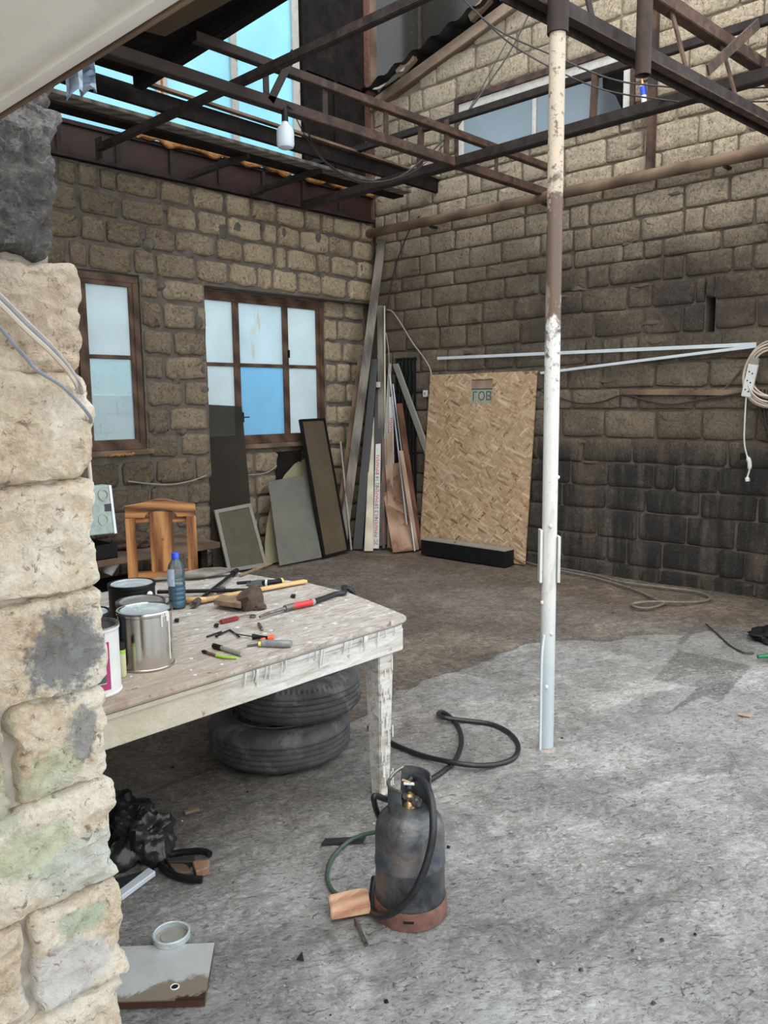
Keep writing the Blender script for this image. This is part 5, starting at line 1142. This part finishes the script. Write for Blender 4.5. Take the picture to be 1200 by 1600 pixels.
# water bottle
q = Vector((1.80, 2.92, Z0)); bt = thing('water_bottle', 'clear plastic bottle of blue liquid with a blue cap', 'bottle', q); pr = [(0, .002), (.026, 0), (.034, .006), (.036, .014)]
for k in range(6): z = .03+.019*k; pr += [(.036, z), (.033, z+.006), (.036, z+.012)]
pr += [(.036, .158), (.031, .185), (.018, .205), (.014, .212), (.014, .222), (0, .222)]
build('bottle_wall', MB().lathe(pr, 28, q), M['bottle'], bt, True)
build('liquid', MB().lathe([(0, .004), (.032, .006), (.0325, .095), (0, .095)], 24, q), M['water'], bt, True)
build('cap', MB().lathe([(.0165, .212), (.0165, .234), (.014, .237), (0, .237)], 20, q), M['blue_cap'], bt, True)
mb = MB(); va2 = math.atan2(-q.y, -q.x); vs = []; fs = []
for i in range(9):
    a = va2-1.5+1.3*i/8
    for z in (.10, .172): vs.append((q.x+.0368*math.cos(a), q.y+.0368*math.sin(a), q.z+z))
for i in range(8): fs.append((2*i, 2*i+2, 2*i+3, 2*i+1))
build('label', mb.add(vs, fs), M['bottle_lab'], bt, True)
# ------------------------------------------------------------------ tools on the table
T = lambda px, py, z=.01: tb(px, py, z)
w = thing('lug_wrench', 'black four-way wheel wrench lying across the table', 'wrench', T(345, 918, 0))
a, b = T(304, 943, .020), T(368, 893, .020); d = (b-a).normalized()
build('arm', MB().cyl(a, b, .0085, 10), M['black'], w, True); build('socket_end', MB().cyl(a-d*.02, a+d*.05, .015, 14), M['iron'], w, True); build('socket_end', MB().cyl(b-d*.05, b+d*.02, .014, 14), M['black'], w, True)
a, b = T(246, 925, .024), T(388, 922, .024); build('arm', MB().cyl(a, b, .0085, 10), M['black'], w, True); build('cross_boss', MB().lathe([(0, -.014), (.022, -.012), (.022, .012), (0, .014)], 16, T(345, 922, .022)), M['iron'], w, True)
w = thing('hammer', 'hammer with yellow-brown wooden handle under the wheel wrench', 'hammer', T(300, 940, 0))
a, b = T(300, 942, .014), T(478, 909, .010)
tag(build('wooden_lath', MB().beam(a+Vector((0, 0, .004)), b+Vector((0, 0, .004)), .032, .014), M['yellow_pine'], loc=a, bev=.003), 'long yellow pine lath pointing to the table end', 'lath')
build('handle', MB().tube([T(274, 936, .016), T(300, 938, .018), T(322, 937, .018)], lambda t: .012+.003*math.sin(t*3), 12, 3), M['yellow_pine'], w, True)
build('head', MB().cyl(T(262, 948, .02), T(284, 928, .02), .016, 14), M['iron'], w, True)
tag(build('offcut_block', MB().slab([T(334, 945, .022), T(376, 951, .022), T(380, 941, .022), T(345, 936, .022)], -.021), M['olive_wood'], loc=T(350, 945, 0), bev=.002), 'small rough brown offcut in front of the rag', 'offcut')
# folded brown rag / leather
c = T(390, 945, 0); mb = MB(); ap = [T(362, 941, .028), T(374, 926, .055), T(396, 912, .075), T(408, 918, .060), T(412, 932, .035), T(411, 944, .012), T(398, 952, .006), T(382, 952, .012)]
ce_ = T(388, 932, .075)
vs = ap+[ce_]+[Vector((p.x, p.y, Z0)) for p in ap]
k = len(ap); fs = [(i, (i+1) % k, k) for i in range(k)]+[(i, i+k+1, (i+1) % k+k+1, (i+1) % k) for i in range(k)]+[tuple(range(2*k, k, -1))]
bm_ = MB().add(vs, fs); o = build('brown_rag', bm_, M['brown_cloth'], loc=c, smooth=True, bev=.006); tag(o, 'dark brown leather rag crumpled on the table centre', 'rag')
blob('brown_pouch', 'small dark brown pouch lying right under the leather rag', 'pouch', T(402, 951, 0)-Vector((0, 0, 0)), .035, .04, .018, 'brown_cloth', 2.2)
w = thing('hand_saw', 'hand saw with black and yellow handle on the table back edge', 'saw', T(425, 912, 0))
build('blade', MB().slab([T(385, 915, .004), T(412, 916, .004), T(413, 906, .004), T(386, 909, .004)], -.003), M['iron'], w)
build('handle', MB().tube([T(411, 912, .014), T(420, 910, .016), T(432, 909, .016), T(440, 908, .014)], lambda t: .014+.002*math.sin(t*9), 12, 3), M['black'], w, True)
build('handle_ring', MB().cyl(T(415, 911, .016), T(418, 911, .016), .0165, 14), M['white_pl'], w, True); build('handle_tip', MB().cyl(T(438, 908.5, .014), T(440.5, 908, .014), .0165, 14), M['yellow'], w, True)
tag(build('bolt_pin', MB().cyl(T(370, 911, .008), T(392, 909, .008), .007, 10), M['black'], loc=T(370, 911, 0)), 'short black bolt near the saw blade', 'bolt')
w = thing('heating_torch', 'gas torch with red grip and black hose end on the table', 'torch', T(455, 952, 0))
build('nozzle', MB().tube([T(406, 964, .014), T(420, 958, .016), T(448, 950, .018)], lambda t: .005+.003*t, 12, 3), M['iron'], w, True); build('collar', MB().cyl(T(445, 950.5, .018), T(458, 947, .018), .013, 14), M['iron'], w, True)
build('red_grip', MB().cyl(T(458, 947, .018), T(487, 941, .018), .0125, 14), M['red'], w, True); build('hose_clamp', MB().cyl(T(486, 941, .018), T(490, 940, .018), .0155, 14), M['grey_alu'], w, True)
build('hose', MB().tube([T(490, 940, .016), T(508, 934, .014), T(525, 928, .014), T(538, 926, .014), Vector((2.47, 2.61, .770)), Vector((2.515, 2.60, .74)), Vector((2.54, 2.60, .66)), Vector((2.64, 2.60, .40)), Vector((2.665, 2.60, .12)), Vector((2.66, 2.58, .014)), fl(586, 1137, .014)], .0115, 10, 5), M['hose'], w, True)
w = thing('red_scraper', 'small scraper with worn dark red handle on the table', 'scraper', T(360, 966, 0))
build('handle', MB().beam(T(344, 972, .010), T(372, 965, .010), .022, .014), M['label_red'], w, bev=.004); build('shank', MB().tube([T(372, 965, .010), T(386, 961, .010), T(396, 961, .008)], .003, 8, 3), M['iron'], w, True)
def nut(label, px, py, r=.012): 
    return tag(build('metal_ring', MB().lathe([(r*.55, 0), (r, 0), (r, .011), (r*.55, .011)], 18, T(px, py, .001), close=True), M['iron'], loc=T(px, py, 0), smooth=True), label, 'ring')
nut('bright metal ring at the tip of the red-handled scraper', 395, 965)
tag(build('metal_clip', MB().beam(T(404, 974, .006), T(410, 984, .006), .012, .010), M['iron'], loc=T(407, 979, 0), bev=.003), 'small bright clip between the scraper and screwdriver', 'clip')
w = thing('screwdriver', 'screwdriver with black and orange handle', 'screwdriver', T(400, 996, 0))
build('shaft', MB().cyl(T(366, 990, .010), T(396, 995, .010), .0028, 8), M['iron'], w, True); build('handle', MB().tube([T(394, 995, .012), T(399, 995, .012), T(420, 997, .012)], lambda t: .009+.002*math.sin(t*6), 12, 3), M['black'], w, True)
build('end_cap', MB().cyl(T(419, 997, .012), T(428, 997, .012), .0125, 12), M['orange'], w, True); build('grip_inlay', MB().box(T(411, 999, .014), (.02, .012, .010)), M['orange'], w, bev=.003)
w = thing('chisel', 'chisel with thick smoky grey handle nearest the table front', 'chisel', T(430, 1005, 0))
build('blade', MB().beam(T(386, 1009, .004), T(408, 1006, .006), .012, .003), M['iron'], w); build('handle', MB().tube([T(406, 1006, .013), T(412, 1005, .013), T(440, 1006, .014), T(453, 1006, .013), T(455, 1006, .013)], lambda t: .006 if t < .06 else (.0135 if t < .95 else .009), 12, 3), M['smoke'], w, True)
build('ferrule', MB().cyl(T(404, 1006, .013), T(408, 1006, .013), .0085, 12), M['yellow'], w, True)
for i, (a, b, lab) in enumerate((((323, 995), (346, 987), 'black drill bit at the left of the small heap'), ((337, 994), (359, 984), 'black drill bit crossing in the middle of the small heap'), ((359, 984), (374, 995), 'black drill bit leaning right in the small heap'), ((345, 988), (338, 995), 'shortest black drill bit in the small heap'))):
    tag(build('drill_bit', MB().cyl(T(*a, .005), T(*b, .008), .0035, 8), M['black'], loc=T(*a, 0), smooth=True), lab, 'drill bit', 'black drill bits heaped on the table')
w = thing('marker', 'grey marker pen with black cap near the table front', 'marker', T(355, 1015, 0))
build('barrel', MB().cyl(T(345, 1012, .010), T(378, 1022, .010), .008, 14), M['grey_alu'], w, True); build('cap', MB().cyl(T(334, 1009, .010), T(346, 1012.5, .010), .0095, 14), M['black'], w, True)
w = thing('paint_brush', 'little paint brush with red and green handle at the table front', 'brush', T(340, 1022, 0))
build('bristles', MB().beam(T(317, 1017, .006), T(324, 1020, .006), .014, .007), M['black'], w, bev=.002); build('ferrule', MB().beam(T(324, 1020, .007), T(338, 1024, .007), .011, .008), M['rust_orange'], w, bev=.002); build('handle', MB().tube([T(338, 1024, .007), T(352, 1027, .007), T(370, 1028, .006)], lambda t: .006-.002*t, 10, 3), M['lime'], w, True)
for px, py, lab in ((338, 978, 'dark pebble-like chip left of the scraper'), (276, 970, 'black chip right of the silver can'), (458, 932, 'thin dark nail near the red torch grip')):
    tag(build('small_chip', MB().slab([T(px-4, py+1, .006), T(px+3, py+2, .006), T(px+4, py-2, .006), T(px-2, py-2, .006)], -.005), M['black'], loc=T(px, py, 0)), lab, 'chip')
mb = MB().slab([T(232, 908, .012), T(318, 903, .012), T(372, 893, .020), T(345, 889, .030), T(318, 890, .034)], -.012)
tag(build('splintered_board', mb, M['grey_wood'], loc=T(300, 900, 0), bev=.003), 'splintered pale grey board lying on the table back edge', 'board')
tag(build('thin_stick', MB().beam(T(374, 899, .01), T(424, 880, .012), .014, .008), M['olive_wood'], loc=T(374, 899, 0)), 'thin stick projecting over the table back edge', 'stick')
# ------------------------------------------------------------------ tyres under the table
def tyre(label, c, R_, wd, z0, bald):
    t_ = thing('car_tyre', label, 'tyre', (c[0], c[1], z0), 'car tyres under the table'); h = wd; r0 = .195
    out = [(r0, .035), (r0+.02, .012), (R_-.06, .002), (R_-.022, .020), (R_-.008, .035)]
    tread = []
    for g in range(5):
        za = .040+(h-.08)*g/5; zb_ = .040+(h-.08)*(g+1)/5; tread += [(R_, za+.003), (R_, zb_-.006), (R_-.007, zb_-.004), (R_-.007, zb_-.001)]
    prof = out+tread[:-2]+[(R_-.008, h-.035), (R_-.022, h-.020), (R_-.06, h-.002), (r0+.02, h-.012), (r0, h-.035), (r0+.012, h-.05), (R_-.05, h-.06), (R_-.05, .06), (r0+.012, .05)]
    N = 160
    def mod(r, z, j, i):
        if (i % 2 == 0) and (z < .045 or z > h-.062) and r > R_-.03 and not bald: return r-.006
        if bald and (z < .05 or z > h-.05) and r > R_-.03 and i % 3 == 0: return r-.003
        return r
    build('tyre_casing', MB().lathe(prof, N, (c[0], c[1], z0), mod=mod, close=True), M['rubber'], t_, True)
    build('bead_ring', MB().lathe([(r0+.015, h-.012), (r0+.018, h-.006), (r0+.026, h-.004), (r0+.028, h-.010)], 64, (c[0], c[1], z0)), M['rubber'], t_, True)
    return t_
tyre('lower car tyre with worn tread, standing flat on the floor', (2.255, 2.83), .325, .20, .004, True)
tyre('upper car tyre with grooved tread, lying on the other tyre', (2.315, 2.78), .300, .205, .207, False)
# ------------------------------------------------------------------ gas bottle, hoses, wood block
G0 = Vector((1.765, 1.585, .003)); gb = thing('gas_cylinder', 'small sooty dark blue gas cylinder standing on the concrete floor', 'gas cylinder', G0)
build('foot_ring', MB().lathe([(.114, 0), (.117, .003), (.116, .050), (.112, .058), (.108, .056), (.111, .004)], 48, G0, close=True), M['rust_orange'], gb, True)
pr = [(0, .03), (.08, .032), (.104, .045), (.109, .06), (.109, .165), (.1115, .170), (.1115, .180), (.109, .185), (.109, .270), (.105, .295), (.094, .318), (.075, .335), (.05, .345), (.025, .349), (0, .350)]
build('body', MB().lathe(pr, 56, G0), M['gas'], gb, True)
for ph in (.35, .35+2.1, .35-2.1):
    vd = math.atan2(-G0.y, -G0.x)+ph*.0+(-.05 if ph == .35 else ph); d = Vector((math.cos(vd), math.sin(vd), 0)); sd = Vector((-d.y, d.x, 0))
    build('foot_slot', MB().beam(G0+d*.1165+Vector((0, 0, .034))-sd*.016, G0+d*.1165+Vector((0, 0, .034))+sd*.016, .003, .007), M['black'], gb)
def arc(name, r, a0, a1, z0, z1, mat, t=.003, slope=0.):
    vs = []; fs = []; k = 30
    for i in range(k+1):
        a = a0+(a1-a0)*i/k; e_ = min(1, math.sin(PI*i/k)*6+.35); zt_ = z0+(z1-z0)*e_+slope*(i/k)
        for rr_, z in ((r, z0), (r, zt_), (r-t, zt_), (r-t, z0)): vs.append(G0+Vector((rr_*math.cos(a), rr_*math.sin(a), z)))
    for i in range(k):
        for j in range(4): fs.append((4*i+j, 4*i+4+j, 4*i+4+(j+1) % 4, 4*i+(j+1) % 4))
    fs += [(0, 1, 2, 3), (4*k+3, 4*k+2, 4*k+1, 4*k)]
    return build(name, MB().add(vs, fs), mat, gb, True)
vw = math.atan2(-G0.y, -G0.x)
arc('collar_guard', .068, vw-.36, vw-1.75, .305, .425, M['collar'], .004)
arc('collar_guard', .068, vw-2.7, vw-4.95, .315, .450, M['collar'], .004)
mb = MB().tube([G0+Vector((.066*math.cos(a), .066*math.sin(a), z)) for a, z in [(vw-.36-2.5*i/14, .425+.022*max(0, i-9)/5) for i in range(15)]], .0055, 8, 2); build('collar_rim', mb, M['iron'], gb, True)
build('valve_body', MB().lathe([(0, .345), (.022, .347), (.020, .362), (.014, .368), (.016, .385), (.010, .392), (.010, .410), (0, .412)], 18, G0), M['brass'], gb, True)
d = Vector((math.cos(vw+.9), math.sin(vw+.9), 0)); build('valve_outlet', MB().cyl(G0+Vector((0, 0, .376)), G0+Vector((0, 0, .372))+d*.040, .013, 14).cyl(G0+Vector((0, 0, .372))+d*.022, G0+Vector((0, 0, .372))+d*.030, .017, 6), M['iron'], gb, True)
build('valve_spindle', MB().tube([G0+Vector((0, 0, .41)), G0+Vector((0, 0, .425)), G0+Vector((-.012, .02, .432))], .0045, 8), M['brass'], gb, True)
build('valve_tap', MB().beam(G0+Vector((.012, -.010, .420)), G0+Vector((-.014, .012, .424)), .010, .008), M['white_pl'], gb, bev=.002)
gh = thing('gas_hose', 'black rubber hose arched over the gas cylinder and looped at its foot', 'hose', G0+Vector((.1, 0, 0)))
build('hose', MB().tube([dp(640, 1236, 2.50), dp(640, 1220, 2.53), dp(650, 1215, 2.53), dp(664, 1224, 2.47), dp(674, 1250, 2.41), dp(677, 1290, 2.372), dp(673, 1325, 2.365), dp(661, 1365, 2.365), dp(643, 1400, 2.375), dp(620, 1422, 2.40), dp(598, 1431, 2.45), dp(584, 1424, 2.53), dp(582, 1400, 2.59), dp(585, 1372, 2.66)], .0115, 12, 6), M['hose'], gh, True)
build('hose_bend', MB().tube([dp(633, 1244, 2.50), dp(606, 1249, 2.57), dp(590, 1244, 2.60), dp(584, 1247, 2.60), dp(589, 1268, 2.62), dp(600, 1292, 2.66)], .010, 12, 6), M['hose'], gh, True)
bh = [(652, 1240), (664, 1224), (690, 1207), (711, 1188), (721, 1160), (716, 1136), (704, 1121), (692, 1113), (685, 1115), (693, 1121), (720, 1125), (765, 1131), (794, 1144), (809, 1163), (805, 1182), (782, 1193), (745, 1196), (700, 1190), (655, 1179), (612, 1161), (588, 1145), (577, 1136)]
zz = [.012]*len(bh); zz[9] = .03; zz[10] = .02; zz[16] = .03; zz[17] = .034
tag(build('floor_hose', MB().tube([fl(x, y, z) for (x, y), z in zip(bh, zz)], .0115, 12, 6), M['hose'], loc=fl(700, 1160), smooth=True), 'long black hose looping over the floor between tyres and post', 'hose')
cab('green_hose', 'thin green hose bending from the cylinder to the wooden block', [fl(590, 1300, .05), fl(566, 1305, .03), fl(540, 1318, .012), fl(518, 1342, .010), fl(511, 1368, .010), fl(517, 1388, .010), fl(530, 1400, .010)], .0075, 'green_hose', 'hose', None, 10)
tag(build('wood_block', MB().slab([fl(513, 1397, .050), fl(517, 1424, .046), fl(579, 1413, .046), fl(574, 1387, .052), fl(560, 1387, .052)], .034), M['block_wood'], loc=fl(545, 1410), bev=.004), 'reddish pine block beside the foot of the gas cylinder', 'wood block')
tag(build('iron_bar', MB().tube([fl(556, 1436, .010), fl(563, 1455, .010), fl(573, 1476, .006)], .006, 8, 3), M['iron'], loc=fl(565, 1455), smooth=True), 'short rusty bar sticking out from under the pine block', 'bar')
tag(build('flat_scrap', MB().slab([fl(502, 1318, .012), fl(508, 1310, .012), fl(572, 1306, .010), fl(568, 1314, .010)], -.008), M['charcoal'], loc=fl(540, 1312)), 'flat dark scrap of wood left of the gas cylinder', 'scrap')
# ------------------------------------------------------------------ lower left corner on the floor
blob('rubbish_bag', 'shiny black plastic rubbish bag crumpled beside the pier', 'bag', fl(222, 1335), .105, .095, .105, 'black_bag', 5.3, .50, 36, 1.7)
blob('dark_bag', 'dull black bag behind the shiny one, under the table', 'bag', fl(184, 1290), .12, .09, .075, 'black', 7.7, .35, 24, 2.2)
t_ = thing('trim_panel', 'grey panel with a pale raised edge lying below the rubbish bag', 'panel', fl(210, 1378))
build('panel', MB().slab([fl(170, 1412, .012), fl(190, 1398, .012), fl(232, 1358, .012), fl(176, 1374, .012)], .01), M['charcoal'], t_, bev=.001)
build('edge', MB().slab([fl(190, 1400, .020), fl(243, 1361, .020), fl(232, 1355, .020), fl(186, 1390, .020)], .018), M['rail'], t_, bev=.002)
t_ = thing('rubble_heap', 'broken brown wood and dark rubber scraps right of the black bag', 'rubble', fl(290, 1355))
build('rubber_strip', MB().tube([fl(328, 1335, .02), fl(315, 1330, .02), fl(280, 1332, .015), fl(252, 1340, .012), fl(252, 1352, .012), fl(270, 1366, .012), fl(292, 1373, .012), fl(316, 1374, .012)], .012, 8, 4), M['black'], t_, True)
build('wood_piece', MB().slab([fl(300, 1345, .035), fl(328, 1342, .035), fl(325, 1355, .03), fl(306, 1362, .03)], -.03), M['ply_stained'], t_, bev=.003)
build('wood_piece', MB().slab([fl(262, 1346, .022), fl(292, 1350, .022), fl(300, 1362, .022), fl(275, 1364, .022)], -.018), M['old_wood'], t_, bev=.003)
build('wood_piece', MB().slab([fl(258, 1340, .03), fl(305, 1338, .03), fl(303, 1346, .03), fl(262, 1346, .03)], -.02), M['charcoal'], t_, bev=.003)
t_ = thing('tin_ring_lid', 'round pale tin lid with a raised rim lying by the scrap board', 'lid', fl(268, 1463)); q = fl(268, 1466, .022)
build('rim', MB().lathe([(.052, 0), (.055, .003), (.055, .019), (.051, .021), (.048, .019), (.048, .004)], 36, q, close=True), M['tin_lid'], t_, True); build('plate', MB().lathe([(0, .008), (.030, .008), (.034, .004), (.048, .005)], 36, q), M['grey_alu'], t_, True)
t_ = thing('scrap_door_board', 'grey-painted board with a dark red edge lying beside the pier', 'board', fl(260, 1520))
P4 = [fl(150, 1566, .024), fl(320, 1560, .024), fl(335, 1473, .024), fl(165, 1480, .024)]
build('board_face', MB().slab(P4, .004), M['board_grey'], t_)
build('board_core', MB().slab([p-Vector((0, 0, .0045)) for p in P4], .018), M['dark_red_wood'], t_)
build('bore_ring', MB().lathe([(.009, 0), (.013, 0), (.012, .002), (.010, .002)], 18, fl(273, 1542, .024), close=True), M['white_pl'], t_, True); build('bore', MB().lathe([(0, .0006), (.009, .0006)], 16, fl(273, 1542, .024)), M['black'], t_)
tag(build('wood_chip', MB().beam(fl(288, 1270, .008), fl(311, 1264, .008), .022, .012), M['olive_wood'], loc=fl(300, 1267), bev=.002), 'small reddish wood chip on the floor left of the tyres', 'chip')
tag(build('wood_chip', MB().beam(fl(1154, 1115, .006), fl(1174, 1119, .006), .028, .008), M['pink_board'], loc=fl(1164, 1117), bev=.002), 'small pale wood chip on the floor near the dark square patch', 'chip')
tag(build('leaf_scrap', MB().slab([fl(462, 1500, .006), fl(475, 1502, .006), fl(472, 1486, .020)], .002), M['black'], loc=fl(468, 1495)), 'small black torn scrap on the floor below the wooden block', 'scrap')
# little chips scattered over the concrete
rs = random.Random(21); protos = []
for k in range(5):
    mb = MB(); r_ = 1.; ol = [(math.cos(a)*rs.uniform(.6, 1.1), math.sin(a)*rs.uniform(.5, 1.0)) for a in [2*PI*i/6 for i in range(6)]]
    vs = [Vector((x*.01, y*.01, 0)) for x, y in ol]+[Vector((x*.007, y*.007, rs.uniform(.004, .007))) for x, y in ol]
    me = bpy.data.meshes.new('chip'); me.from_pydata(vs, [], [tuple(range(6, 12))]+[(i, (i+1) % 6, (i+1) % 6+6, i+6) for i in range(6)]); protos.append(me)
cm_ = [M['stone_chip'], M['board_grey'], M['black'], M['stone_chip']]
for i in range(60):
    px, py = rs.uniform(200, 1195), rs.uniform(1000, 1590)
    if py < 1180 and px < 700: continue
    q = fl(px, py)
    me = protos[i % 5].copy(); me.materials.append(cm_[i % 4]); o = bpy.data.objects.new('debris_chip', me); C.objects.link(o)
    o.location = (q.x, q.y, .000); s_ = rs.uniform(.35, .95); o.scale = (s_, s_, s_); o.rotation_euler = (0, 0, rs.uniform(0, 6))
    tag(o, 'tiny crumb of debris lying loose on the concrete floor', 'debris', 'tiny crumbs scattered over the concrete floor')
